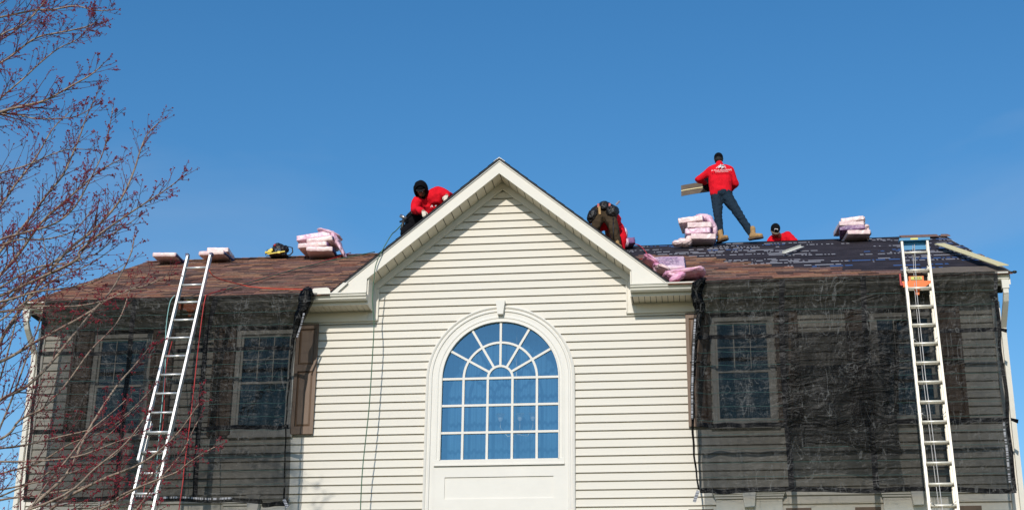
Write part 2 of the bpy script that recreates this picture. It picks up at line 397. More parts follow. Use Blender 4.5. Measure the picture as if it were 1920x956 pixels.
# corner trims, side and back walls
for sg in (-1, 1):
    mb = MB(); x0, x1 = sorted((sg*7.37, sg*7.49)); mb.box(x0, x1, -.045, .0, GZ, .06)
    x0, x1 = sorted((sg*7.455, sg*7.49)); mb.box(x0, x1, .002, .10, GZ, .25)
    W('corner_trim', mb, M['white'], house)
    mb = MB(); x = sg*7.45
    mb.face([(x, .03, GZ), (x, 8.87, GZ), (x, 8.87, .2), (x, 4.45, 2.6), (x, .03, .2)])
    sw = W('side_wall', mb, M['backing'], house)
    mb = MB()
    for k in range(-20, 48):
        z0 = -k*P; y0, y1 = .105, 8.8
        if z0+P > .2: d = (z0+P-.2)/SR+.1; y0 += d; y1 -= d
        if y1-y0 < .2: continue
        mb.face([(sg*7.478, y0, z0), (sg*7.478, y1, z0), (sg*7.455, y1, z0+P), (sg*7.455, y0, z0+P)])
        mb.face([(sg*7.478, y0, z0), (sg*7.45, y0, z0+.012), (sg*7.45, y1, z0+.012), (sg*7.478, y1, z0)])
    o = W('side_siding', mb, M['siding'], house); tag(o, kind='stuff')
mb = MB(); mb.face([(-HX, 8.87, GZ), (HX, 8.87, GZ), (HX, 8.87, .2), (-HX, 8.87, .2)]); W('back_wall', mb, M['siding'], house)
mb = MB(); mb.box(-HX+.05, HX-.05, .08, 8.8, -3.0, -2.8); W('upper_floor', mb, M['interior'], house)
mb = MB(); mb.face([(-1.9, 2.6, -2.8), (1.9, 2.6, -2.8), (1.9, 2.6, .3), (-1.9, 2.6, .3)])
for sg in (-1, 1): mb.face([(sg*1.9, .08, -2.8), (sg*1.9, 2.6, -2.8), (sg*1.9, 2.6, .3), (sg*1.9, .08, .3)])
mb.box(-7.3, 7.3, .08, 8.8, .25, .29); W('interior_partition', mb, M['interior'], house)

# frieze boards under the eaves and up the gable
for sg in (-1, 1):
    mb = MB()
    pts = [(0, 2.2), (1.96, .583), (1.96, .045), (2.10, .045), (2.10, .64), (0, 2.34+.03)]
    pts = [(sg*x, -.045, z) for x, z in pts]; mb.prism(pts[::sg], (0, .07, 0))
    W('gable_frieze', mb, M['trim'], house)
    mb = MB()                                        # thin channel along its inner edge
    q = [(0, 2.2-.024), (1.975, .583-.034), (1.975, .583-.012), (0, 2.2-.001)]
    mb.prism([(sg*x, -.058, z) for x, z in q][::sg], (0, .05, 0))
    x0, x1 = sorted((sg*1.94, sg*1.957)); mb.box(x0, x1, -.058, -.01, .045, .555)
    W('gable_channel', mb, M['trim'], house)
    mb = MB(); x0, x1 = sorted((sg*2.103, sg*7.36)); mb.box(x0, x1, -.045, .01, .06, .2)
    W('eave_frieze', mb, M['trim'], house)
    mb = MB(); x0, x1 = sorted((sg*1.945, sg*7.36)); mb.box(x0, x1, -.058, .012, .038, .058); W('frieze_bead', mb, M['trim'], house)

# eaves: fascia, boxed soffit of single panels, gutter, return
for sg in (-1, 1):
    mb = MB(); x0, x1 = sorted((sg*2.045, sg*7.56)); mb.box(x0, x1, -.42, -.40, .185, .36); W('eave_fascia', mb, M['gutter'], house)
    so_ = MB(); so_.box(x0+.003, x1-.003, -.398, .02, .212, .22); sof = W('eave_soffit', so_, M['dark'], house)
    n = int((7.5-2.06)/.088)
    for k in range(n):
        a = 2.06+k*.088; x0, x1 = sorted((sg*a, sg*(a+.080)))
        mb = MB(); mb.box(x0, x1, -.397, -.046, .198, .208); W('soffit_panel', mb, M['soffit'], sof)
    mb = MB(); x0, x1 = sorted((sg*2.025, sg*2.044))
    mb.prism([(x0, -.425, .185), (x0, -.046, .185), (x0, -.046, .635), (x0, -.425, .635)], (x1-x0, 0, 0)); W('cornice_return', mb, M['trim'], house)
    # gutter with an ogee front
    prof = [(-.42, .335), (-.425, .235), (-.50, .232), (-.525, .250), (-.53, .272), (-.555, .290), (-.56, .318), (-.575, .322), (-.575, .340), (-.56, .342), (-.56, .334)]
    mb = MB(); xa, xz = sg*2.03, sg*7.56
    for i in range(len(prof)-1):
        (y0, z0), (y1, z1) = prof[i], prof[i+1]
        mb.face([(xa, y0, z0), (xz, y0, z0), (xz, y1, z1), (xa, y1, z1)])
    for xe in (xa, xz): mb.face([(xe, y, z) for y, z in prof[:-1]])
    gt = W('gutter', mb, M['gutter'], house)
    # downspout at the outer corner
    mb = MB(); x = sg*7.50
    mb.box(x-.05, x+.05, -.545, -.47, .10, .232)
    W('gutter_outlet', mb, M['gutter'], gt)
    mb = MB(); path = [(x, -.505, .10), (x, -.50, .03), (x, -.44, -.06), (x, -.09, -.36), (x, -.075, -.48), (x, -.075, GZ+.1)]
    for i in range(len(path)-1): mb.beam(path[i], path[i+1], .075 if i < 4 else .07, .06, (0, 1, .01))
    W('downspout', mb, M['gutter'], house)

# gable rake: fascia, soffit panels
for sg in (-1, 1):
    mb = MB()
    q = [(0, 2.48), (2.585, 2.48-S2*2.585), (2.585, .343), (2.048, .343), (2.048, 2.28-S2*2.048), (0, 2.28)]
    mb.prism([(sg*x, -.46, z) for x, z in q][::sg], (0, .03, 0)); W('rake_fascia', mb, M['trim'], house)
    mb = MB(); q = [(0, 2.505), (2.60, 2.505-S2*2.60), (2.60, 2.482-S2*2.60), (0, 2.482)]
    mb.prism([(sg*x, -.475, z) for x, z in q][::sg], (0, .04, 0)); W('rake_drip_edge', mb, M['drip'] if sg < 0 else M['white'], house)
    mb = MB(); q = [(0, 2.335), (2.04, 2.335-S2*2.04), (2.04, 2.327-S2*2.04), (0, 2.327)]
    mb.prism([(sg*x, -.429, z) for x, z in q][::sg], (0, .45, 0)); rs = W('rake_soffit', mb, M['dark'], house)
    n = 16; step = 2.035/n
    for k in range(n):
        a, b = k*step+.006, (k+1)*step-.006
        mb = MB(); q = [(a, 2.322-S2*a), (b, 2.322-S2*b), (b, 2.306-S2*b), (a, 2.306-S2*a)]
        mb.prism([(sg*x, -.428, z) for x, z in q][::sg], (0, .382, 0)); W('soffit_panel', mb, M['soffit'], rs)

# ------------------------------------------------------------------ roof
mb = MB()
def deck(poly, d=.03):
    mb.prism([(x, y, .33+SR*(y+.5) if y <= 4.45 else .33+SR*(9.4-y)) for x, y in poly], (0, 0, -d))
for sg in (-1, 1): deck([(sg*7.58, -.50), (sg*2.56, -.50), (0, 3.72), (0, 4.45), (sg*7.58, 4.45)][::sg])
deck([(-7.58, 4.45), (7.58, 4.45), (7.58, 9.40), (-7.58, 9.40)])
roof = W('main_roof', mb, M['black_under'], house)
for sg in (-1, 1):                                   # barge boards at both ends
    for ya, yb in ((-.5, 4.45), (9.40, 4.45)):
        mb = MB(); x0 = sg*7.585
        mb.prism([(x0, ya, .17), (x0, yb, .17+SR*4.95), (x0, yb, .33+SR*4.95), (x0, ya, .33)], (-sg*.03, 0, 0)); W('barge_board', mb, M['white'], house)
def stair(x):                                        # height (in Y) up to which the right half is shingled
    T = [(1.8, 2.75), (2.3, 2.9), (3.0, 2.45), (3.5, 1.75), (3.9, 1.4), (4.7, .8), (5.4, .22), (6.1, .0), (6.6, -.10), (7.6, -.10)]
    for (a, b), (c, d) in zip(T, T[1:]):
        if a <= x <= c: return b+(d-b)*(x-a)/(c-a)
    return T[0][1] if x < T[0][0] else T[-1][1]
random.seed(3)
nv_ = Vector((0, -SR, 1)).normalized(); sv = Vector((0, 1, SR)).normalized()
cols = [(1, 1, 1), (1.4, 1.15, 1.0), (.55, .52, .55), (1.2, .85, .75), (.8, .74, .82), (1.6, 1.4, 1.1), (.42, .38, .42), (1.1, .92, .98)]
def tab(mb, xa, xb_, s0, s1, th, col):
    o0 = Vector((0, -.58, .33-SR*.08)); a = o0+sv*s0; b = o0+sv*s1
    a = a+nv_*.010; b = b+nv_*.010; p = [a+nv_*th, b+nv_*(th*.45)]
    A0, A1 = Vector((xa, a.y, a.z)), Vector((xb_, a.y, a.z))
    T0, T1 = Vector((xa, p[0].y, p[0].z)), Vector((xb_, p[0].y, p[0].z)); U0, U1 = Vector((xa, p[1].y, p[1].z)), Vector((xb_, p[1].y, p[1].z))
    mb.raw([A0, A1, T1, T0, U0, U1], [(0, 1, 2, 3), (3, 2, 5, 4), (0, 3, 4), (1, 5, 2)], 0, False, col)
exp_ = .143; LS = 5.03/sv.y
sh = MB(); caps = []
for half in (0, 1):
    for r in range(int(LS/exp_)+1):
        s0 = r*exp_; y = -.58+s0*sv.y
        if y > 4.42: continue
        zz = .36+SR*(y+.55)
        vx = max(0, (2.52-zz)/S2)-.04                # valley with the gable roof
        x = -7.61 if half == 0 else vx
        end = -vx if half == 0 else 7.61
        x -= random.random()*.2 if half == 0 and r % 2 else 0; x = max(x, -7.61)
        while x < end-.01:
            w = random.choice((.16, .22, .28, .36, .45))*random.uniform(.9, 1.1); xe = min(end, x+w)
            if half == 1 and y > stair(round((x+xe)/2/.45)*.45)+.0: x = xe; continue
            if half == 1 and x > 6.45 and y > -.30: x = xe; continue
            c = random.choice(cols); k = random.uniform(.85, 1.12)
            th = random.choice((.010, .010, .018))
            tab(sh, x, xe, s0, s0+exp_+.02, th, (c[0]*k, c[1]*k, c[2]*k)); x = xe
o = W('shingles', sh, M['shingle'], roof); tag(o, 'brown blended asphalt shingles laid up to a stepped edge', kind='stuff')
mb = MB()                                            # smooth starter strip by the right corner
mb.prism([(6.35, -.56, .338), (7.6, -.56, .338), (7.6, .02, .63), (6.9, .12, .68), (6.35, .0, .62)], (0, 0, .008)); W('starter_strip', mb, M['board_grey'], roof)
mb = MB()                                            # shingled back slope
mb.face([(-7.6, 4.45, 2.83), (7.6, 4.45, 2.83), (7.6, 9.42, .335), (-7.6, 9.42, .335)][::-1]); W('back_slope_shingles', mb, M['shingle'], roof)
mb = MB(); x = -7.6                                  # ridge caps on the left half
while x < -1.0:
    c = random.choice(cols)
    for sgn in (-1, 1):
        a = Vector((x, 4.45, 2.853)); mb.face([(x, 4.45, 2.862), (x+.2, 4.45, 2.854), (x+.2, 4.45+sgn*.14, 2.784), (x, 4.45+sgn*.14, 2.792)][::sgn], 0, c)
    x += .16
o = W('ridge_caps', mb, M['shingle'], roof); tag(o, kind='stuff')
# underlayment rolls on the right half, one sheet above the other
random.seed(9)
for k in range(6):
    s0 = .25+k*.93; s1 = min(s0+1.0, LS-.02)
    if s0 > LS: break
    mb = MB(); nU, nV = 60, 5
    x0 = (2.62, 1.95, 1.4, .95, .5, .1)[k]; x1 = 7.6+random.uniform(-.03, .02)
    def f(u, v):
        x = x0+(x1-x0)*u; s = s0+(s1-s0)*v
        return Vector((x, s, .002+k*.0005+.003*(1-v)+(.008*max(0, noise.noise(Vector((x*1.3, s*2.2, k))))+.003*noise.noise(Vector((x*6, s*6, k))) if k > 2 else 0)))
    mb.grid(f, nU, nV)
    o = L('underlayment_sheet', mb, M['underlay'], roof)
    # mesh is flat in its own frame (x, up the slope, out); tilt it on to the roof plane
    o.rotation_euler = (math.atan(SR), 0, 0); o.location = Vector((0, -.58, .33-SR*.08))-wloc(roof)-wloc(house)*0
    if k == 0: pass
mb = MB()                                            # torn shingle remnants along the ridge and the right rake
for (x0, x1) in ((6.75, 6.95), (6.95, 7.42)):
    mb.prism([(x0, 4.02, roof_z(4.02)-.008), (x1, 4.05, roof_z(4.05)-.008), (x1, 4.36, roof_z(4.36)-.008), (x0, 4.36, roof_z(4.36)-.008)], (0, 0, .006))
for y, e in ((4.25, .02), (1.35, .0), (.95, .02)): mb.prism([(7.45, y-.12, roof_z(y-.12)-.02), (7.60+e, y-.15, roof_z(y-.15)-.02), (7.59+e, y+.08, roof_z(y+.08)-.02), (7.50, y+.1, roof_z(y+.1)-.02)], (0, 0, .018))
W('old_shingle_remnant', mb, M['old_shingle'], roof)
# gable roof
for sg in (-1, 1):
    mb = MB(); ap, av, tl = 2.52, 3.79, 2.62
    zt = 2.52-S2*tl
    mb.prism([(0, -.49, ap-.014), (sg*tl, -.49, zt-.014), (0, av, ap-.014)][::sg], (0, 0, .026)); gr = W('gable_roof', mb, M['black_under'], house)
    mb = MB()
    for r in range(18):
        d0, d1 = tl-r*.115*1.25, tl-(r+1)*.115*1.25
        if d1 < 0: d1 = 0
        if d0 <= 0: break
        y1 = av*(1-d1/tl); y1b = av*(1-d0/tl)
        mb.face([(sg*d0, -.50, 2.52-S2*d0+.022), (sg*d1, -.50, 2.52-S2*d1+.013), (sg*d1, y1, 2.52-S2*d1+.013), (sg*d0, y1b, 2.52-S2*d0+.022)][::-sg])
        mb.face([(sg*d0, -.50, 2.52-S2*d0+.022), (sg*d0, y1b, 2.52-S2*d0+.022), (sg*d0, y1b, 2.52-S2*d0+.008), (sg*d0, -.50, 2.52-S2*d0+.008)][::sg])
    o = W('gable_underlayment', mb, M['black_under'], gr); tag(o, kind='stuff')
mb = MB(); mb.prism([(0, -.49, 2.545), (.09, -.49, 2.475), (.09, -.49, 2.462), (0, -.49, 2.53), (-.09, -.49, 2.462), (-.09, -.49, 2.475)], (0, .16, 0)); W('ridge_cap', mb, M['white'], house)

# ------------------------------------------------------------------ windows of the wings
def flat(mb, x0, x1, z0, z1, y0, y1, m=0): mb.box(x0, x1, y0, y1, z0, z1, m)
def wing_window(c, z0, z1, grid=True):
    mb = MB()
    a, b = c-.475, c+.475
    flat(mb, a, a+.07, z0-.03, z1+.03, -.045, .03); flat(mb, b-.07, b, z0-.03, z1+.03, -.045, .03)
    flat(mb, a+.07, b-.07, z1-.03, z1+.03, -.045, .03); flat(mb, a+.07, b-.07, z0-.03, z0+.04, -.045, .03)
    w = W('window', mb, M['white'], house)
    mb = MB(); flat(mb, a-.03, b+.03, z0-.075, z0-.032, -.07, .0); W('sill', mb, M['white'], w)
    zm = (z0+z1)/2-.01
    for (s0, s1, y) in ((zm-.02, z1-.03, .004), (z0+.04, zm+.02, -.012)):
        mb = MB(); xa, xb2 = a+.07, b-.07
        flat(mb, xa, xa+.035, s0, s1, y-.015, y+.015); flat(mb, xb2-.035, xb2, s0, s1, y-.015, y+.015)
        flat(mb, xa+.035, xb2-.035, s0, s0+.04, y-.015, y+.015); flat(mb, xa+.035, xb2-.035, s1-.035, s1, y-.015, y+.015)
        W('sash', mb, M['white'], w)
        if s0 < zm-.1: grid_ = False
        else: grid_ = True
        mb = MB()
        gx = [xa+.035+(xb2-xa-.07)*k/3 for k in range(4)]
        for k in (1, 2): flat(mb, gx[k]-.007, gx[k]+.007, s0+.04, s1-.035, y-.008, y+.0015)
        flat(mb, xa+.035, xb2-.035, (s0+s1)/2-.007, (s0+s1)/2+.007, y-.007, y+.001)
        if grid_: W('grille', mb, M['white'], w)
        mb = MB(); mb.face([(xa+.03, y+.004, s0+.02), (xb2-.03, y+.004, s0+.02), (xb2-.03, y+.004, s1-.02), (xa+.03, y+.004, s1-.02)]); W('glass_pane', mb, M['glass2'], w)
    mb = MB(); mb.grid(lambda u, v: Vector((a+.08+(b-a-.16)*u, .20+.012*math.sin(u*60), z1-.02-(z1-z0-.1)*v)), 60, 2); W('inner_curtain', mb, M['interior'], w)
def shutter(c, z0, z1, w=.36):
    mb = MB(); a, b = c-w/2, c+w/2; y0, y1 = -.075, -.032; st = .05
    flat(mb, a, a+st, z0, z1, y0, y1); flat(mb, b-st, b, z0, z1, y0, y1)
    h = z1-z0; zs = [z0, z0+.12, z0+h*.565, z0+h*.625, z1-.08, z1]
    flat(mb, a+st, b-st, zs[0], zs[1], y0, y1); flat(mb, a+st, b-st, zs[2], zs[3], y0, y1); flat(mb, a+st, b-st, zs[4], zs[5], y0, y1)
    s = W('shutter', mb, M['shutter'], house)
    for (p0, p1) in ((zs[1], zs[2]), (zs[3], zs[4])):
        mb = MB(); xa, xb2 = a+st, b-st; e = .035
        o_ = [(xa, -.045, p0), (xb2, -.045, p0), (xb2, -.045, p1), (xa, -.045, p1)]; i_ = [(xa+e, -.066, p0+e), (xb2-e, -.066, p0+e), (xb2-e, -.066, p1-e), (xa+e, -.066, p1-e)]
        mb.raw(o_+i_, [(4, 5, 6, 7), (0, 1, 5, 4), (1, 2, 6, 5), (2, 3, 7, 6), (3, 0, 4, 7)]); W('shutter_panel', mb, M['shutter'], s)
for c, _ in WIN:
    wing_window(c, *UP); wing_window(c, *LO)
    for sg in (-1, 1):
        shutter(c+sg*.665, -1.755, .005, .345); shutter(c+sg*.70, -5.0, -2.985, .36)
    # crown over the ground floor window with a keystone
    mb = MB()
    for i, (z, hw, y) in enumerate(((-2.72, .53, -.14), (-2.745, .515, -.12), (-2.775, .50, -.105), (-2.81, .49, -.085))):
        mb.box(c-hw, c+hw, y, -.03, z-.034+.001*i, z)
    mb.box(c-.475, c+.475, -.06, -.03, -3.09, -2.845)
    cr = W('window_crown', mb, M['white'], house)
    mb = MB(); mb.prism([(c-.07, -.165, -2.975), (c+.07, -.165, -2.975), (c+.105, -.165, -2.70), (c-.105, -.165, -2.70)], (0, .14, 0)); W('keystone', mb, M['white'], cr)

# ------------------------------------------------------------------ arched window
def arch_path(r, zbot, n=40):
    return [(-r, zbot)]+[(-r, ZC)]+[(-math.cos(math.pi*k/n)*r, ZC+math.sin(math.pi*k/n)*r) for k in range(1, n)]+[(r, ZC)]+[(r, zbot)]
def arch_sweep(mb, prof, zbot):
    rings = [arch_path(r, zbot) for r, y in prof]
    for i in range(len(prof)-1):
        for k in range(len(rings[0])-1):
            p = [rings[i][k], rings[i][k+1], rings[i+1][k+1], rings[i+1][k]]; y = [prof[i][1], prof[i][1], prof[i+1][1], prof[i+1][1]]
            mb.face([(p[j][0], y[j], p[j][1]) for j in range(4)][::-1])
aw = MB(); arch_sweep(aw, [(.99, .03), (.99, -.044), (.955, -.050), (.945, -.040), (.915, -.040), (.905, -.052), (.893, -.052), (.893, .03)], -2.2)
arch = W('arched_window', aw, M['white'], house)
mb = MB(); arch_sweep(mb, [(1.145, .02), (1.145, -.055), (1.125, -.068), (1.108, -.058), (1.10, -.046), (1.085, -.046), (1.078, -.058), (1.055, -.058), (1.045, -.040), (.985, -.040)], GZ)
W('arch_surround', mb, M['white'], arch)
mb = MB(); mb.prism([(-.043, -.125, .065), (.043, -.125, .065), (.072, -.125, .285), (-.072, -.125, .285)], (0, .10, 0)); W('keystone', mb, M['white'], arch)
mb = MB(); mb.box(-.985, .985, -.052, .02, -2.285, -2.19); mb.box(-.985, .985, -.066, -.02, -2.285, -2.262); W('sill', mb, M['white'], arch)
mb = MB(); y = -.036
mb.box(-1.045, 1.045, y, .02, -2.452, -2.2852); mb.box(-1.045, -.818, y, .02, -3.95, -2.4522); mb.box(.818, 1.045, y, .02, -3.95, -2.4522); mb.box(-.818, .818, y, .02, -3.95, -2.782)
mb.box(-.818, .818, -.018, .02, -2.782, -2.4522); W('panelled_apron', mb, M['white'], arch)
# muntins
ym0, ym1 = -.028, .004; T = .0175
mb = MB()
for zz in (ZC, ZC-.4217, ZC-.8434): mb.box(-.893, .893, ym0, ym1, zz-T, zz+T)
W('muntin', mb, M['white'], arch)
for xx in (-.565, -.19, .19, .565):
    mb = MB(); mb.box(xx-T, xx+T, ym0+.002, ym1, -2.19, ZC); W('muntin', mb, M['white'], arch)
for rr in (.19, .565):
    mb = MB(); n = 28
    for k in range(n):
        a0, a1 = math.pi*k/n, math.pi*(k+1)/n
        def pt(a, r, y): return (math.cos(a)*r, y, ZC+math.sin(a)*r)
        for (ra, rb, ya, yb) in ((rr-T, rr+T, ym0+.003, ym0+.003), (rr+T, rr+T, ym0+.003, ym1), (rr-T, rr-T, ym1, ym0+.003)):
            mb.face([pt(a0, ra, ya), pt(a0, rb, yb), pt(a1, rb, yb), pt(a1, ra, ya)])
    W('muntin', mb, M['white'], arch)
for a in (30, 60, 90, 120, 150):
    mb = MB(); ca, sa = math.cos(R(a)), math.sin(R(a)); d = Vector((ca, 0, sa)); nn = Vector((-sa, 0, ca))*T
    p0 = Vector((0, ym0+.004, ZC))+d*.2; p1 = Vector((0, ym0+.004, ZC))+d*.895
    mb.prism([p0-nn, p1-nn, p1+nn, p0+nn], (0, .03, 0)); W('muntin', mb, M['white'], arch)
# panes, one by one
gy = .0
xs_ = [-.9, -.565, -.19, .19, .565, .9]; zs_ = [-2.195, ZC-.8434, ZC-.4217, ZC]
for i in range(5):
    for j in range(3):
        mb = MB(); mb.face([(xs_[i], gy, zs_[j]), (xs_[i+1], gy, zs_[j]), (xs_[i+1], gy, zs_[j+1]), (xs_[i], gy, zs_[j+1])]); W('glass_pane', mb, M['glass'], arch)
ang = [0, 30, 60, 90, 120, 150, 180]
for k in range(6):
    for r0, r1 in ((.19, .565), (.565, .9)):
        mb = MB(); m_ = 8
        for q in range(m_):
            a0, a1 = R(ang[k]+30*q/m_), R(ang[k]+30*(q+1)/m_)
            mb.face([(math.cos(a0)*r0, gy, ZC+math.sin(a0)*r0), (math.cos(a0)*r1, gy, ZC+math.sin(a0)*r1), (math.cos(a1)*r1, gy, ZC+math.sin(a1)*r1), (math.cos(a1)*r0, gy, ZC+math.sin(a1)*r0)][::-1])
        W('glass_pane', mb, M['glass'], arch)
mb = MB(); mb.face([(math.cos(R(a))*.19, gy, ZC+math.sin(R(a))*.19) for a in range(0, 181, 12)]); W('glass_pane', mb, M['glass'], arch)
# sheer curtain and chandelier behind the glass
mb = MB(); mb.grid(lambda u, v: Vector((-1.0+2*u, .34+.02*math.sin(u*150)+.012*math.sin(u*61), .1-2.22*v)), 260, 3)
o = W('sheer_curtain', mb, M['curtain']); tag(o, 'pleated sheer curtain hanging behind the arched window', 'curtain')
ch = empty('chandelier', (.12, .22, -1.55), 'small chandelier with three frosted bell shades behind the arched window', 'chandelier')
for k, dx in enumerate((-.14, .16, .36)):
    mb = MB(); pr_ = [(.020, 0), (.035, .03), (.05, .075), (.075, .115)]; n = 12
    for i in range(3):
        for q in range(n):
            a0, a1 = 2*math.pi*q/n, 2*math.pi*(q+1)/n
            (ra, za), (rb, zb_) = pr_[i], pr_[i+1]
            mb.face([(dx+math.cos(a0)*ra, math.sin(a0)*ra, za), (dx+math.cos(a1)*ra, math.sin(a1)*ra, za), (dx+math.cos(a1)*rb, math.sin(a1)*rb, zb_), (dx+math.cos(a0)*rb, math.sin(a0)*rb, zb_)], 0, None, True)
    L('lamp_shade', mb, M['lampglass'], ch)
    mb = MB(); mb.tube([(dx, 0, 0), (dx, 0, -.10), (dx*.6+.06, 0, -.24), (.10, 0, -.20), (.10, 0, -.05)], .009, 6); L('arm', mb, M['brass'], ch)
mb = MB(); mb.tube([(.1, 0, -.3), (.1, 0, 1.5)], .012, 6); L('stem', mb, M['brass'], ch)
# front door (below the picture)
mb = MB(); mb.box(-1.04, 1.04, -.05, .02, GZ, -3.97); dr = W('front_door', mb, M['door'], house)
mb = MB(); mb.box(.35, .39, -.07, -.02, -5.3, -5.1); W('door_handle', mb, M['brass'], dr)
# ------------------------------------------------------------------ fused organic shapes (voxel remeshed so they stay one surface)
def cap_chain(mb, pts, rs, n=12):
    """tapered limb through points, closed with balls"""
    for i in range(len(pts)-1):
        a, b = Vector(pts[i]), Vector(pts[i+1]); mb.tube([a, a.lerp(b, .5), b], [rs[i], (rs[i]+rs[i+1])/2, rs[i+1]], n)
    for p, r in zip(pts, rs): mb.ball(p, r*.995, 0, n, 8)
TMP = bpy.data.scenes.new('tmp'); TVL = TMP.view_layers[0]
def fuse(name, mb, material, parent, voxel=.014, smooth=3, amp=0, sc=8, amp2=0, sc2=25, origin=None, dec=None):
    me = mb.mesh(name+'_src'); o = bpy.data.objects.new(name, me); TMP.collection.objects.link(o)
    r = o.modifiers.new('r', 'REMESH'); r.mode = 'VOXEL'; r.voxel_size = voxel; r.use_smooth_shade = True
    if smooth:
        s = o.modifiers.new('s', 'SMOOTH'); s.factor = .5; s.iterations = smooth
    TVL.update(); dg = TVL.depsgraph
    nm = bpy.data.meshes.new_from_object(o.evaluated_get(dg)); TMP.collection.objects.unlink(o); COL.objects.link(o); o.modifiers.clear(); o.data = nm; nm.name = name; bpy.data.meshes.remove(me)
    if amp or amp2:
        off = Vector((random.random()*9, random.random()*9, random.random()*9))
        for v in nm.vertices:
            d = 0
            if amp:
                q = v.co*sc+off; d += amp*(1-4*abs(noise.noise(q))) * .6 + amp*.5*noise.noise(q*1.9)
            if amp2: d += amp2*noise.noise(v.co*sc2+off)
            v.co += v.normal*d
    nm.materials.clear(); nm.materials.append(material)
    nm.polygons.foreach_set('use_smooth', [True]*len(nm.polygons)); nm.update()
    if parent: o.parent = parent
    return o
def fuse_w(name, mb, material, parent, **k):
    """same, mesh given in world coordinates under an unrotated parent"""
    base = wloc(parent)
    mb.v = [(x-base.x, y-base.y, z-base.z) for x, y, z in mb.v]
    return fuse(name, mb, material, parent, **k)

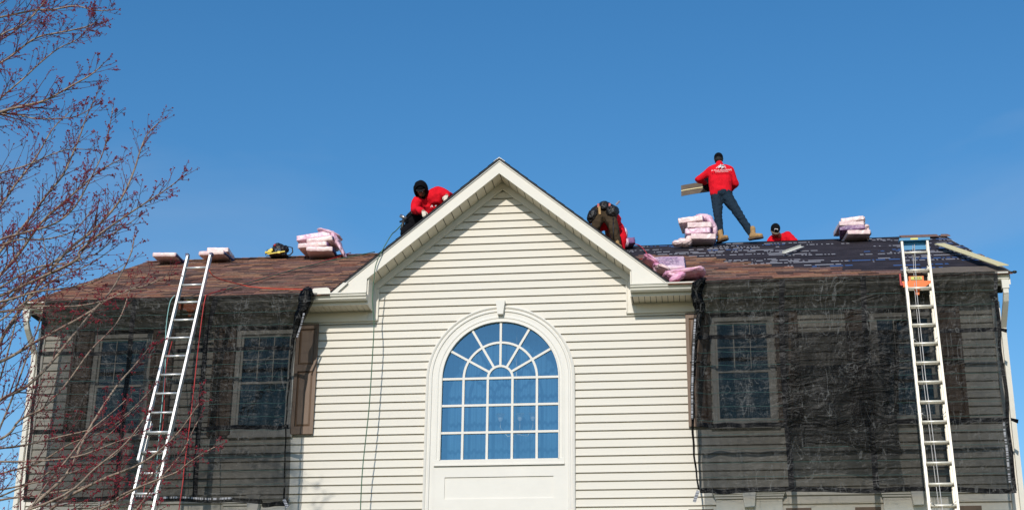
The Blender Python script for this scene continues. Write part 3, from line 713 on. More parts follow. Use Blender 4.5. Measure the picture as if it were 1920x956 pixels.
# ------------------------------------------------------------------ nets
def ridged(v): return 1-2*abs(noise.noise(v))
def net_y(x, z, side):
    t = (.33-z)/3.15
    y = -.600+.10*t
    amp = min(1, .25+t*2.2)
    y += amp*(.045*noise.noise(Vector((x*.9+side*5, z*.5, 3)))+.014*ridged(Vector((x*1.7, z*.8+x*.6, side*7)))+.006*ridged(Vector((x*2.6-z*2.0, z*2.6, 9+side))))
    inner = 2.95 if side > 0 else -2.92
    d = abs(x-inner)
    y += .05*math.exp(-d*2.2)*math.sin(d*16+z*1.3)*amp
    return y-.01
def hem(x, side):
    if side > 0: return -2.80+.018*math.sin(x*3.3)+.02*noise.noise(Vector((x*1.5, 0, 1)))-.012*(x-3)
    return -2.80+.02*math.sin(x*2.1)+.025*noise.noise(Vector((x*1.7, 4, 1)))-.02*(x+6)-(.05 if x > -3.3 else 0)
for side, x0, x1, lab in ((1, 2.90, 7.36, 'black debris net hanging over the right wing from gutter to lower windows'),
                          (-1, -7.20, -2.88, 'black debris net hanging over the left wing behind bare branches and ladder')):
    net = empty('debris_net', ((x0+x1)/2, -.6, .34), lab, 'net', 'debris nets hung from the eaves')
    def edge_x(u, z):
        x = x0+(x1-x0)*u; t = max(0, (.33-z)/3.15)
        inn = (1-u) if side > 0 else u
        x += (-.0-.04*side if 0 else 0)+inn**3*(.16*(1-t)**2-.06*math.sin(t*5))*(1 if side > 0 else .6)
        if side < 0: x -= inn**2*.22*min(1, t*4.5)
        out = u if side > 0 else (1-u); x += out**6*(.05*noise.noise(Vector((z*1.7, side, 0))))*1.2
        return x
    def nf(u, v):
        x = x0+(x1-x0)*u; zt = .335; zb_ = hem(x, side); z = zt+(zb_-zt)*v
        return Vector((edge_x(u, z), net_y(x, z, side), z))
    def at_x(x, z, off=-.006):
        u = (x-x0)/(x1-x0); return Vector((edge_x(u, z), net_y(x, z, side)+off, z))
    mb = MB(); mb.grid(nf, 190, 130); W('netting', mb, M['net'], net)
    mb = MB(); mb.grid(lambda u, v: Vector((x0+.1*(side > 0)+(x1-x0-.1)*u, -.612+.035*v*1.0+.02*v, .340+.004*noise.noise(Vector((u*40, v, side)))+.012*v)), 90, 2); W('top_hem', mb, M['net_dense'], net)
    if side > 0:
        mb = MB()
        def pf(u, v):
            x = 4.30+1.55*u; z = -.50-1.75*v+.10*math.sin(u*5)*v; return at_x(x+.06*math.sin(v*5+1), z, -.014-.012*ridged(Vector((u*3, v*3, 5))))
        mb.grid(pf, 60, 60); W('doubled_layer', mb, M['net_patch'], net)
    # seams, hem and coloured threads
    for zc, h, seed in ((-.545 if side > 0 else -.53, .062, 1), (-1.86 if side > 0 else -1.755, .066, 2)):
        mb = MB()
        def bf(u, v, zc=zc, h=h, seed=seed):
            x = x0+.02+(x1-x0-.04)*u; z = zc+.02*noise.noise(Vector((x*1.2, seed, side)))+.005*noise.noise(Vector((x*4, seed, side)))+h*(v-.5); return at_x(x, z)
        mb.grid(bf, 170, 2); W('seam_band', mb, M['net_band'], net)
    for xc in ((4.235, 5.44) if side > 0 else (-4.43, -5.70)):
        mb = MB()
        def vf(u, v, xc=xc):
            z = .32+(hem(xc, side)-.32)*v; return at_x(xc+.08*(u-.5)+.015*noise.noise(Vector((z*1.5, xc, 0))), z)
        mb.grid(vf, 2, 110); W('seam_band', mb, M['net_band'], net)
    mb = MB(); mb.grid(lambda u, v: at_x(x0+.01+(x1-x0-.02)*u, hem(x0+.01+(x1-x0-.02)*u, side)+.07*(1-v)-.03), 190, 2); W('bottom_hem', mb, M['net_band'] if side > 0 else M['net_dense'], net)
    xo = x1-.03 if side > 0 else x0+.03
    mb = MB(); mb.grid(lambda u, v: at_x(xo+.05*(u-.5), .30+(hem(xo, side)-.30)*v, -.009), 2, 110); W('side_hem', mb, M['net_band'], net)
    mb = MB(); z = .05
    while z > -2.75:
        mb.grid(lambda u, v, z=z: at_x(x0+.05+(x1-x0-.1)*u, z+.006*noise.noise(Vector((u*9, z*3, 2)))+.0045*v, -.004), 120, 1); z -= .205
    o = W('coloured_thread', mb, M['thread'], net); tag(o, kind='stuff')
    # gathered inner edge: crumpled rope of net
    mb = MB()
    if side > 0:
        pth = [(3.12, -.66, .345, .05, .10), (3.05, -.70, .27, .085, .07), (3.02, -.68, .10, .075, .06), (3.05, -.68, -.06, .085, .06), (3.07, -.67, -.20, .06, .05), (3.0, -.66, -.42, .07, .05),
               (2.965, -.66, -.75, .048, .03), (2.93, -.66, -1.1, .042, .026), (2.91, -.65, -1.5, .036, .024), (2.90, -.64, -1.9, .024, .02), (2.905, -.62, -2.3, .018, .016), (2.93, -.60, -2.6, .016, .014), (2.95, -.58, -2.80, .018, .016)]
    else:
        pth = [(-2.93, -.64, .41, .045, .06), (-2.93, -.70, .33, .10, .07), (-2.94, -.72, .16, .11, .06), (-2.98, -.72, -.02, .095, .05), (-3.05, -.70, -.22, .06, .035), (-3.10, -.68, -.45, .035, .025),
               (-3.12, -.66, -.8, .020, .015), (-3.13, -.65, -1.3, .014, .012), (-3.14, -.64, -1.75, .014, .012), (-3.13, -.62, -2.2, .014, .012), (-3.12, -.60, -2.6, .016, .014), (-3.11, -.58, -2.86, .02, .018)]
    n = 18; ring = []
    steps = 90
    for s in range(steps+1):
        f = s/steps*(len(pth)-1); i = min(int(f), len(pth)-2); t = f-i; t = t*t*(3-2*t)
        p = [pth[i][k]*(1-t)+pth[i+1][k]*t for k in range(5)]; p[0] += .022*noise.noise(Vector((p[2]*3.3, side*3, 1)))
        for q in range(n):
            a = 2*math.pi*q/n; rr = (.85+.55*ridged(Vector((math.cos(a)*1.6, math.sin(a)*1.6, p[2]*4.2+side)))-.2)*(1 if p[2] > -.2 else .72)
            ring.append((p[0]+math.cos(a)*p[3]*rr, p[1]+math.sin(a)*p[4]*rr, p[2]))
    mb.raw(ring, [(s*n+q, s*n+(q+1) % n, (s+1)*n+(q+1) % n, (s+1)*n+q) for s in range(steps) for q in range(n)], 0, True)
    W('gathered_edge', mb, M['net_dense'], net)
    # lettered tape along the gathered edge and its loose tail
    mb = MB(); seg = [(2.985, -.735, -.30), (2.955, -.72, -.62), (2.93, -.715, -.95), (2.905, -.70, -1.4), (2.892, -.69, -1.8)] if side > 0 else [(-2.925, -.79, -.05), (-2.965, -.76, -.22), (-3.03, -.73, -.42)]
    for a, b in zip(seg, seg[1:]): mb.beam(a, b, .028, .004, (0, 1, 0))
    W('lettered_tape', mb, M['strip_v'], net)
    mb = MB(); a = (2.945, -.60, -2.82) if side > 0 else (-3.11, -.60, -2.86); b = (2.885, -.66, -2.99) if side > 0 else (-3.03, -.66, -2.99)
    mb.beam(a, b, .045, .005, (0, 1, 0)); W('loose_tail', mb, M['strip_v'], net)
    if side < 0:
        mb = MB(); mb.grid(lambda u, v: at_x(-5.4+1.6*u, hem(-5.4+1.6*u, side)+.045-.03*v, -.012), 40, 1); W('lettered_hem', mb, M['strip_h'], net)
    else:
        mb = MB(); mb.grid(lambda u, v: at_x(7.26+.03*u, -1.9-.85*v, -.014), 1, 20); W('lettered_tape', mb, M['strip_v'], net)
        for (xx, zz) in ((7.40, -.55), (7.42, -1.88)):
            mb = MB(); mb.prism([(xx-.06, -.60, zz+.03), (xx+.03, -.66, zz-.01), (xx+.015, -.67, zz-.07), (xx-.06, -.60, zz-.01)], (0, .006, 0)); W('tie_flap', mb, M['net_band'], net)

# ------------------------------------------------------------------ ladders
def ladder(base, topL, topR, footL, footR, z_first, mat_, lab, fly_low, base_top, zgap):
    """two straight rails leaning on the eave; the base section stands behind the fly section"""
    TL, TR, FL, FR = map(Vector, (topL, topR, footL, footR))
    root = empty('extension_ladder', (FL+FR)/2, lab, 'ladder', 'ladders leaning against the eaves')
    ax = ((TL-FL)+(TR-FR)).normalized(); wx = (TR-TL).normalized(); back = ax.cross(wx).normalized()
    if back.y < 0: back = -back
    def atz(A, B, z): return A+(B-A)*((z-A.z)/(B.z-A.z))
    rw, rd = .026, .068
    def section(name, zlo, zhi, off, inset):
        e = MB(); sec = link(name, None, None, root); sec.empty_display_size = .1
        for s, (A, B) in enumerate(((FL, TL), (FR, TR))):
            mb = MB(); a = atz(A, B, zlo)+back*off+wx*(inset if s == 0 else -inset); b = atz(A, B, zhi)+back*off+wx*(inset if s == 0 else -inset)
            sgn = 1 if s == 0 else -1
            mb.beam(a-back*(rd/2), b-back*(rd/2), rw*1.25, .006, wx.cross(ax))     # front flange
            mb.beam(a-wx*sgn*rw*.5, b-wx*sgn*rw*.5, .006, rd, back)                # web
            mb.beam(a+back*(rd/2), b+back*(rd/2), rw*1.25, .006, wx.cross(ax))
            if True:
                base_ = wloc(root); mb.v = [(x-base_.x, y-base_.y, z-base_.z) for x, y, z in mb.v]
                L('rail', mb, mat_, sec)
        z = z_first+(off > .02)*.02; lim = zlo
        while z > lim+.05:
            if z < zhi-.05:
                a = atz(FL, TL, z)+back*off+wx*inset; b = atz(FR, TR, z)+back*off-wx*inset
                mb = MB(); mb.tube([a, b], .019, 8); mb.v = [(x-base_.x, y-base_.y, zz-base_.z) for x, y, zz in mb.v]; L('rung', mb, mat_, sec)
            z -= zgap
        return sec
    section('fly_section', fly_low, TL.z, 0, .012)
    section('base_section', FL.z+.02, base_top, .075, .03)
    for A in (FL, FR):
        mb = MB(); q = A-wloc(root); mb.box(q.x-.05, q.x+.05, q.y-.06, q.y+.10, q.z-.01, q.z+.03); L('foot', mb, M['ink'], root)
    return root, atz, ax, wx, back, (TL, TR, FL, FR)
def lead(p, zto, slope): return (p[0], p[1]-slope*(p[2]-zto), zto)
LL = ladder(None, (-4.947, -.53, 1.04), (-4.555, -.53, 1.04), (-5.187, -2.49, GZ), (-4.775, -2.49, GZ), .815, M['alu'],
            'silver extension ladder leaning on the left eave behind the bare tree', -2.45, -1.80, .3125)
RL = ladder(None, (6.055, -.576, .872), (6.447, -.576, .872), (5.882, -2.43, GZ), (6.282, -2.43, GZ), .662, M['alu_white'],
            'aluminium extension ladder with blue cap and ropes on the right eave', -4.9, .45, .303)
rootR, atz, ax, wx, back, (TL, TR, FL, FR) = RL
bR = wloc(rootR)
def Lw(name, mb, m, parent, b):
    mb.v = [(x-b.x, y-b.y, z-b.z) for x, y, z in mb.v]; return L(name, mb, m, parent)
mb = MB(); mb.box(6.03, 6.475, -.63, -.53, .858, .90); mb.box(6.06, 6.445, -.545, -.535, .74, .858); cp = Lw('top_cap', mb, M['blue_plastic'], rootR, bR)
mb = MB(); mb.box(6.19, 6.30, -.633, -.628, .866, .893); Lw('cap_sticker', mb, M['label_yellow'], cp, bR)
rp = [Vector((6.246, -.60, .80)), Vector((6.19, -.80, .04)), Vector((6.15, -1.16, -1.346)), Vector((6.135, -1.59, -2.938)), Vector((6.13, -2.40, -6.1))]
mb = MB(); mb.tube(rp, .0055, 6); Lw('hauling_rope', mb, M['rope_white'], rootR, bR)
mb = MB(); mb.tube([p+Vector((-.022, .03, -.0)) for p in rp[:1]]+[p+Vector((-.022-.006*i, .04, 0)) for i, p in enumerate(rp[1:])], .0045, 6); Lw('hauling_rope', mb, M['rope_white'], rootR, bR)
mb = MB(); mb.tube([(6.235, -.56, .74), (6.235, -.60, .60)], .016, 8); Lw('pulley', mb, M['steel'], rootR, bR)
for z in (.364, -.831, -1.985, -3.28):              # rung locks
    for s in (0, 1):
        a = atz(FL, TL, z) if s == 0 else atz(FR, TR, z); d = wx if s == 0 else -wx
        mb = MB(); mb.tube([a+d*.02+Vector((0, -.02, .06)), a+d*.09+Vector((0, -.02, .0))], .005, 6); Lw('rung_lock', mb, M['steel'], rootR, bR)
bL = wloc(LL[0])
for (X, m_) in ((-4.947, 'ink'), (-4.555, 'ink')):
    mb = MB(); mb.box(X-.022, X+.022, -.57, -.49, 1.03, 1.075); Lw('rail_cap', mb, M['navy_wrap'], LL[0], bL)
# orange roof brackets the ladders are steadied by
def bracket(x, y, z, lab, sc=1.):
    r = empty('ladder_bracket', (x, y, z), lab, 'ladder bracket', 'orange ladder brackets on the gutters')
    mb = MB(); q = [(-.115, .075), (.10, .075), (.10, .0), (.215, .0), (.215, -.02), (.10, -.10), (-.10, -.10), (-.20, -.09), (-.215, .0), (-.115, .0)]
    mb.prism([(a*sc, 0, b*sc) for a, b in q], (0, .03, 0)); L('bracket_plate', mb, M['orange'], r)
    mb = MB(); mb.prism([(-.09, -.004, -.103), (.075, -.004, -.103), (.03, -.004, -.135), (.015, -.004, -.215), (-.03, -.004, -.215), (-.035, -.004, -.135)], (0, .03, 0)); L('hook', mb, M['orange'], r)
    mb = MB(); mb.box(-.245, -.222, -.01, .02, -.06, .12); mb.box(-.235, -.20, -.02, .01, -.07, -.03); L('side_pin', mb, M['red_rope'], r)
    mb = MB(); mb.box(-.085, .075, -.006, -.001, .015, .066); lb = L('label', mb, M['label_green'], r)
    mb = MB(); mb.box(-.08, .07, -.009, -.0065, .022, .060); L('label_face', mb, M['label_yellow'], lb)
    for i, xx in enumerate((-.03, -.008, .018, .045)):
        mb = MB(); mb.box(xx-.008, xx+.006, -.012, -.0095, .030, .053); L('letter', mb, M['ink'], lb)
    return r
bracket(6.215, -.735, .185, 'orange ladder bracket with yellow label behind the right ladder')
bracket(-4.80, -.575, .235, 'orange ladder bracket dimly seen under the left net')

# ------------------------------------------------------------------ hoses and ropes
def rope(name, pts, r, m, lab, cat='rope'):
    P_ = [Vector(p) for p in pts]; out = []
    for i in range(len(P_)-1):                       # Catmull-Rom
        p0, p1, p2, p3 = P_[max(0, i-1)], P_[i], P_[i+1], P_[min(len(P_)-1, i+2)]
        for k in range(7):
            t = k/7; out.append(.5*((2*p1)+(p2-p0)*t+(2*p0-5*p1+4*p2-p3)*t*t+(3*p1-p0-3*p2+p3)*t**3))
    out.append(P_[-1]); mb = MB(); mb.tube(out, r, 6); o = W(name, mb, M[m]); tag(o, lab, cat); return o
def rz(x, y, d=.022): return (x, y, roof_z(y)+d)
rope('red_air_hose', [(-4.60, -.56, .93), (-4.50, -.50, .70), rz(-4.28, .35), rz(-3.95, .05), rz(-3.55, -.18), rz(-3.2, -.30), rz(-2.95, -.45), (-2.90, -.60, .40)], .008, 'orange_rope', 'bright orange red hose sagging from the left ladder top along the shingles', 'hose')
rope('red_air_hose', [rz(-3.52, 4.40), rz(-3.75, 3.1), rz(-4.1, 1.7), rz(-4.30, .78), rz(-4.42, .1), (-4.50, -.62, .36), (-4.505, -.80, .2), (-4.519, -.86, -.466), (-4.454, -1.109, -1.546), (-4.392, -1.384, -2.565), (-4.36, -1.52, -3.05), (-4.4, -1.9, -6.0)], .008, 'red_rope', 'dark red hose running from the ridge down past the right rail of the left ladder', 'hose')
rope('green_cord', [rz(-3.05, 4.38), rz(-3.73, 2.965), rz(-4.1, 1.6), rz(-4.45, -.10)], .009, 'green_rope', 'thin green cord lying across the left brown shingles', 'cord')
rope('teal_rope', [(-5.06, -.62, .36), (-5.10, -.70, .20), (-5.09, -.78, -.26), (-5.00, -.90, -.91), (-4.95, -1.02, -1.535), (-4.90, -1.15, -2.307), (-4.83, -1.30, -2.967), (-4.8, -1.6, -6.1)], .0065, 'teal_rope', 'pale teal rope hanging from the gutter behind the left ladder')
rope('red_rope', [(-4.90, -.98, -.5), (-4.93, -1.05, -1.0), (-4.86, -1.15, -1.883), (-4.92, -1.3, -2.473), (-4.95, -1.45, -3.046), (-4.95, -1.8, -6.1)], .006, 'red_rope', 'red rope hanging between the rails of the left ladder')
rope('green_cord', [(-1.66, .28, 1.80), (-1.72, .0, 1.55), (-1.70, -.40, 1.33), (-1.80, -.505, 1.06), (-1.90, -.52, .80), (-1.925, -.52, .50), (-1.935, -.50, .20), (-1.90, -.48, -.15), (-1.905, -.47, -.7), (-1.925, -.45, -1.444), (-1.96, -.45, -2.0), (-1.985, -.44, -2.4), (-1.99, -.44, -3.0), (-1.98, -.4, -6.1)], .0085, 'green_rope', 'green cord hanging from the hooded roofer down over the gable rake', 'cord')
rope('red_air_hose', [(1.85, 4.0, 2.70), rz(2.0, 4.05), rz(2.11, 3.4), rz(2.20, 2.559), rz(2.14, 2.1), rz(2.0, 1.9), rz(1.95, 1.95)], .010, 'red_rope', 'short red hose looping on the dark roof beside the bent roofer', 'hose')

# ------------------------------------------------------------------ bundles of shingles and wrapping
def bundle(loc, size, rot, mats, lab, group='wrapped bundles of shingles on the roof', seed=0, slope=True, dark_end=True):
    """a sagging paper wrapped bundle; shade of its side put in as darker colour"""
    random.seed(seed); w, l, h = size
    r = empty('shingle_bundle', loc, lab, 'shingle bundle', group, rot)
    mb = MB()
    n = 10
    def sec(t): return .5+.5*min(1, math.sin(math.pi*min(1, max(0, t)))**.3*1.15) if 0 < t < 1 else .5
    nu, nv = 14, 14
    def top(u, v): return Vector(((u-.5)*w, (v-.5)*l, h-.012*(abs(2*u-1)**6+abs(2*v-1)**6)+.006*noise.noise(Vector((u*4, v*6, seed)))))
    mb2 = MB(); mb2.box(-w/2, w/2, -l/2, l/2, 0, h)
    o = fuse('wrapper', mb2, M[mats[0]], r, voxel=.020, smooth=3, amp=.006, sc=9, amp2=.003, sc2=30)
    if dark_end:
        mb = MB(); mb.box(w/2-.07, w/2+.012, -l/2+.02, l/2-.02, .010, h-.02); fuse('shaded_side', mb, M[mats[1]], r, voxel=.018, smooth=1, amp=.012, sc=16)  # purple and navy slabs paint shade onto the bundle's side
    return r
tilt = math.atan(SR)
def stack(items): 
    for it in items: bundle(*it[:-1], seed=it[-1])
# single at far left
bundle((-6.98, 4.02, roof_z(4.02)+.01), (.46, .7, .085), (.06, .02, .05), ('pale_wrap', 'navy_wrap'), 'single pale pink bundle lying on the ridge above the left ladder rail', seed=1)
bundle((-6.03, 4.02, roof_z(4.02)+.01), (.50, .7, .085), (.05, 0, -.04), ('pale_wrap', 'navy_wrap'), 'lower bundle of the pair on the ridge just right of the left ladder', seed=2)
bundle((-5.98, 4.06, roof_z(4.02)+.10), (.42, .6, .085), (.05, 0, .10), ('pale_wrap', 'pale_wrap'), 'upper bundle of the pair on the ridge just right of the left ladder', seed=3, dark_end=False)
# stack with loose wrapper
S_ = 'bundles stacked beside the black tool bag'
bundle((-3.98, 4.0, roof_z(4.0)+.01), (.50, .7, .095), (.04, 0, .1), ('pale_wrap', 'navy_wrap'), 'bottom bundle of the four piled on the ridge left of the gable', seed=4)
bundle((-4.08, 4.03, roof_z(4.0)+.11), (.56, .7, .095), (.04, -.04, -.05), ('pale_wrap', 'purple_wrap'), 'second bundle from the bottom of the pile left of the gable', seed=5)
bundle((-3.98, 4.05, roof_z(4.0)+.215), (.50, .7, .10), (.04, -.13, .05), ('pale_wrap', 'navy_wrap'), 'third bundle up in the pile left of the gable', seed=6)
bundle((-4.12, 4.1, roof_z(4.0)+.32), (.64, .6, .10), (.02, -.14, .02), ('pink', 'purple_wrap'), 'topmost drooping bundle of the pile left of the gable', seed=7)
def wrapper(name, prims, m, lab, amp=.02, seed=1):
    """thin crumpled film: flattened lobes with sharp folds running along them"""
    mb = MB(); c = Vector(prims[0][0])
    for n_, (p, s_, a) in enumerate(prims):
        nu, nv = 44, 24; Mr = Matrix.Rotation(a, 3, 'Y'); off = Vector((seed*3.1, n_*1.7, 0)); vs = []
        for j in range(nv+1):
            th = math.pi*j/nv
            for i in range(nu):
                ph = 2*math.pi*i/nu; q = Vector((math.sin(th)*math.cos(ph), math.sin(th)*math.sin(ph), math.cos(th)))
                sx = Vector((abs(q.x)**.7*(1 if q.x > 0 else -1), abs(q.y)**.8*(1 if q.y > 0 else -1), q.z))
                f = ridged(Vector((q.x*1.5, q.y*2.6, q.z*3.4))+off)*.26+ridged(Vector((q.x*3.4-q.z*2, q.y*5, q.z*5))+off)*.14
                v = Vector((sx.x*s_[0], sx.y*s_[1], sx.z*s_[2])); v += Vector((q.x*s_[0]*.5, q.y*s_[1]*.5, q.z*max(s_[2], .05)*1.1))*f
                vs.append(Vector(p)-c+Mr @ v)
        mb.raw(vs, [(j*nu+i, (j+1)*nu+i, (j+1)*nu+(i+1) % nu, j*nu+(i+1) % nu) for j in range(nv) for i in range(nu)], 0, True)
    o = L(name, mb, M[m]); o.location = c; tag(o, lab, 'plastic wrapper', 'torn plastic wrappers on the roof'); return o
wrapper('torn_wrapper', [((-3.85, 4.0, roof_z(4.0)+.45), (.22, .2, .035), .35), ((-3.72, 4.0, roof_z(4.0)+.33), (.06, .2, .14), -.5), ((-3.62, 4.0, roof_z(4.0)+.16), (.035, .18, .20), -.5), ((-4.0, 4.0, roof_z(4.0)+.50), (.06, .06, .04), 0)], 'pink', 'pink wrapper draped over the right side of the pile left of the gable', .010, 3)
# behind the bent roofer
bundle((1.72, 4.1, roof_z(4.0)+.02), (.36, .5, .12), (.04, -.1, .2), ('purple_wrap', 'navy_wrap'), 'dark bundle half hidden behind the legs of the bent roofer', seed=21)
wrapper('torn_wrapper', [((1.60, 4.0, roof_z(4.0)+.20), (.17, .15, .09), .2), ((1.74, 4.0, roof_z(4.0)+.26), (.06, .1, .08), 0), ((1.78, 3.9, roof_z(4.0)+.05), (.05, .06, .06), 0)], 'pink', 'crumpled pink wrapper between the legs of the bent roofer', .010, 5)
# stack at the standing man
for i, (dx, w_, m0, m1, rt_) in enumerate(((.06, .46, 'pale_wrap', 'purple_wrap', .0), (.02, .47, 'pink', 'purple_wrap', .035), (.0, .44, 'pale_wrap', 'navy_wrap', -.04), (-.10, .46, 'pale_wrap', 'purple_wrap', -.06))):
    bundle((3.10+dx, 4.02+.01*i, roof_z(4.0)+.01+.118*i), (w_, .6, .105), (.03, rt_, .11*(-1)**i), (m0, m1), ('bottom', 'second', 'third', 'topmost')[i]+' bundle of the pile at the feet of the standing roofer', seed=30+i)
wrapper('torn_wrapper', [((3.22, 4.05, roof_z(4.0)+.52), (.15, .12, .06), .2), ((3.34, 4.0, roof_z(4.0)+.40), (.06, .12, .15), -.5), ((3.40, 4.0, roof_z(4.0)+.26), (.05, .1, .10), 0)], 'pink', 'crumpled wrapper on top of the pile by the standing roofer', .012, 6)
wrapper('torn_wrapper', [((2.84, 3.8, roof_z(3.8)+.07), (.12, .1, .06), .1), ((2.72, 3.75, roof_z(3.8)+.04), (.09, .08, .04), 0), ((2.93, 3.8, roof_z(3.8)+.12), (.06, .07, .06), 0)], 'pale_wrap', 'pale crumpled wrapper at the left foot of the pile by the standing roofer', .012, 7)
# right stack
for i, (dx, w_, m0, m1, rt_) in enumerate(((.03, .42, 'pale_wrap', 'navy_wrap', .0), (-.03, .46, 'purple_wrap', 'pale_wrap', .0), (-.09, .44, 'pale_wrap', 'navy_wrap', -.02), (-.01, .42, 'pale_wrap', 'pale_wrap', -.07))):
    bundle((5.91+dx, 4.02+.01*i, roof_z(4.0)+.0+.085*i+(.01 if i else 0)), (w_, .6, .082), (.03, rt_, .10*(-1)**i), (m0, m1), ('bottom', 'second', 'third', 'topmost')[i]+' bundle of the pile on the ridge right of the capped roofer', seed=40+i)
wrapper('torn_wrapper', [((6.11, 4.0, roof_z(4.0)+.20), (.07, .12, .035), -.2), ((6.15, 4.0, roof_z(4.0)+.10), (.03, .1, .10), 0)], 'pale_wrap', 'pale flap of wrapper folded over the right side of the pile on the ridge', .01, 8)
# flat bundle and bags near the right valley
fb = bundle((2.60, .95, roof_z(.95)+.02), (.50, 1.35, .09), (tilt, 0, .02), ('pink', 'navy_wrap'), 'printed pink bundle lying flat on the shingles above the right gutter', seed=50)
mb = MB(); random.seed(4)
for r_ in range(16):
    x = -.17
    while x < .14:
        w_ = random.uniform(.015, .05)
        if random.random() > .3: mb.face([(x, -.5+r_*.065, .095), (x+w_, -.5+r_*.065, .095), (x+w_, -.475+r_*.065, .095), (x, -.475+r_*.065, .095)])
        x += w_+.012
o = L('printed_text', mb, M['purple_wrap'], fb); tag(o, kind='stuff')
wrapper('plastic_bag', [((2.33, .85, roof_z(.85)+.09), (.15, .30, .045), .62), ((2.25, 1.0, roof_z(1.0)+.10), (.06, .25, .05), .3), ((2.44, .45, roof_z(.45)+.05), (.09, .2, .04), .5)], 'hot_pink', 'hot pink bag crumpled in the valley by the flat bundle', .010, 9)
wrapper('plastic_bag', [((2.83, -.28, .545), (.30, .22, .05), -.10), ((3.03, -.30, .575), (.12, .2, .042), -.12), ((2.66, -.30, .50), (.12, .18, .055), .45), ((2.74, -.48, .44), (.12, .07, .045), -.5)], 'hot_pink', 'pale and hot pink bag sagging over the right gutter beside the net', .012, 10)
wrapper('torn_wrapper', [((2.53, .15, .78), (.11, .2, .035), .45), ((2.44, .35, .90), (.06, .1, .03), .5)], 'pale_wrap', 'pale torn wrapper in the valley between the two pink bags', .012, 12)

# white flashing offcuts and trim pieces
mb = MB(); q = [(-2.90, .335), (-2.60, .335), (-2.60, .39), (-2.625, .425), (-2.66, .437), (-2.86, .430), (-2.895, .40)]
mb.prism([(x, -.545, z) for x, z in q], (0, .012, 0)); o = W('flashing_piece', mb, M['trim']); tag(o, 'white rounded flashing standing in the left gutter beside the net', 'flashing')
mb = MB(); mb.prism([(-2.585, -.50, .37), (-2.52, -.50, .345), (-2.34, -.50, .515), (-2.41, -.50, .525)], (0, .30, .15)); o = W('flashing_piece', mb, M['trim']); tag(o, 'white flashing strip rising along the foot of the left rake', 'flashing')
mb = MB(); a = Vector((4.50, 2.26, roof_z(2.26)+.02)); b = Vector((4.87, 3.0, roof_z(3.0)+.03))
d_ = (b-a).normalized(); mb.beam(a, b, .006, .06, (0, -.4, 1)); mb.beam(a+Vector((.02, -.03, -.02)), b+Vector((.02, -.03, -.02)), .07, .006, (0, -.5, 1)); o = W('drip_edge_offcut', mb, M['gutter']); tag(o, 'short white angle offcut lying on the printed underlayment', 'metal trim')
mb = MB(); a = Vector((7.15, 2.55, roof_z(2.55)+.05)); b = Vector((7.50, -.50, roof_z(-.50)+.08)); mb.beam(a, b, .17, .012, nv_); o = W('loose_flashing_strip', mb, M['pale_plank']); tag(o, 'long cream flashing strip lying down the slope to the right corner', 'metal trim')
mb = MB(); mb.ball((7.64, -.58, .33), 1, 0, 12, 8, (.035, .03, .022)); mb.tube([(7.55, -.58, .33), (7.62, -.58, .33)], .012, 8); o = W('net_tie', mb, M['ink']); tag(o, 'black tie end sticking out beyond the right gutter corner', 'strap')

# black tool bag with yellow tools on the ridge
tb = empty('tool_bag', (-4.86, 4.2, roof_z(4.2)+.01), 'black tool harness with yellow tools and strap loops on the ridge', 'tool bag')
mb = MB(); mb.ball((0, 0, .14), 1, 0, 14, 10, (.17, .14, .11)); mb.ball((-.05, -.02, .20), 1, 0, 12, 8, (.09, .1, .07)); mb.box(-.19, .14, -.12, .12, .0, .06)
fuse('bag_body', mb, M['leather'], tb, voxel=.013, smooth=2, amp=.016, sc=14)
for pts in ([(.12, -.02, .06), (.16, -.02, .20), (.24, -.02, .17), (.255, -.02, .08), (.20, -.02, .02), (.10, -.02, .015)], [(-.14, -.02, .06), (-.24, -.02, .05), (-.275, -.02, .09), (-.25, -.02, .15), (-.17, -.02, .15)], [(-.16, .0, .03), (-.27, .0, .03), (-.29, .0, .07), (-.26, 0, .10)]):
    mb = MB(); mb.tube(pts, .013 if pts[0][0] > 0 else .006, 6); L('strap', mb, M['leather'], tb)
mb = MB(); mb.beam((-.25, -.13, .045), (-.12, -.14, .055), .05, .035); mb.beam((-.19, -.13, .07), (-.11, -.13, .10), .05, .045); mb.box(-.16, -.11, -.15, -.10, .08, .125); L('yellow_tool', mb, M['tool_yellow'], tb)
mb = MB(); mb.beam((-.20, -.14, .01), (.14, -.15, .05), .03, .02); mb.box(.0, .05, -.17, -.12, .015, .055); L('yellow_level', mb, M['tool_yellow'], tb)
mb = MB(); mb.ball((-.08, -.1, .20), .03); L('red_pouch', mb, M['red_rope'], tb)
for i in range(4):
    mb = MB(); mb.beam((-.04+i*.03, -.15, .06), (-.06+i*.03, -.14, .12), .012, .012); L('nail_strip', mb, M['steel'], tb)
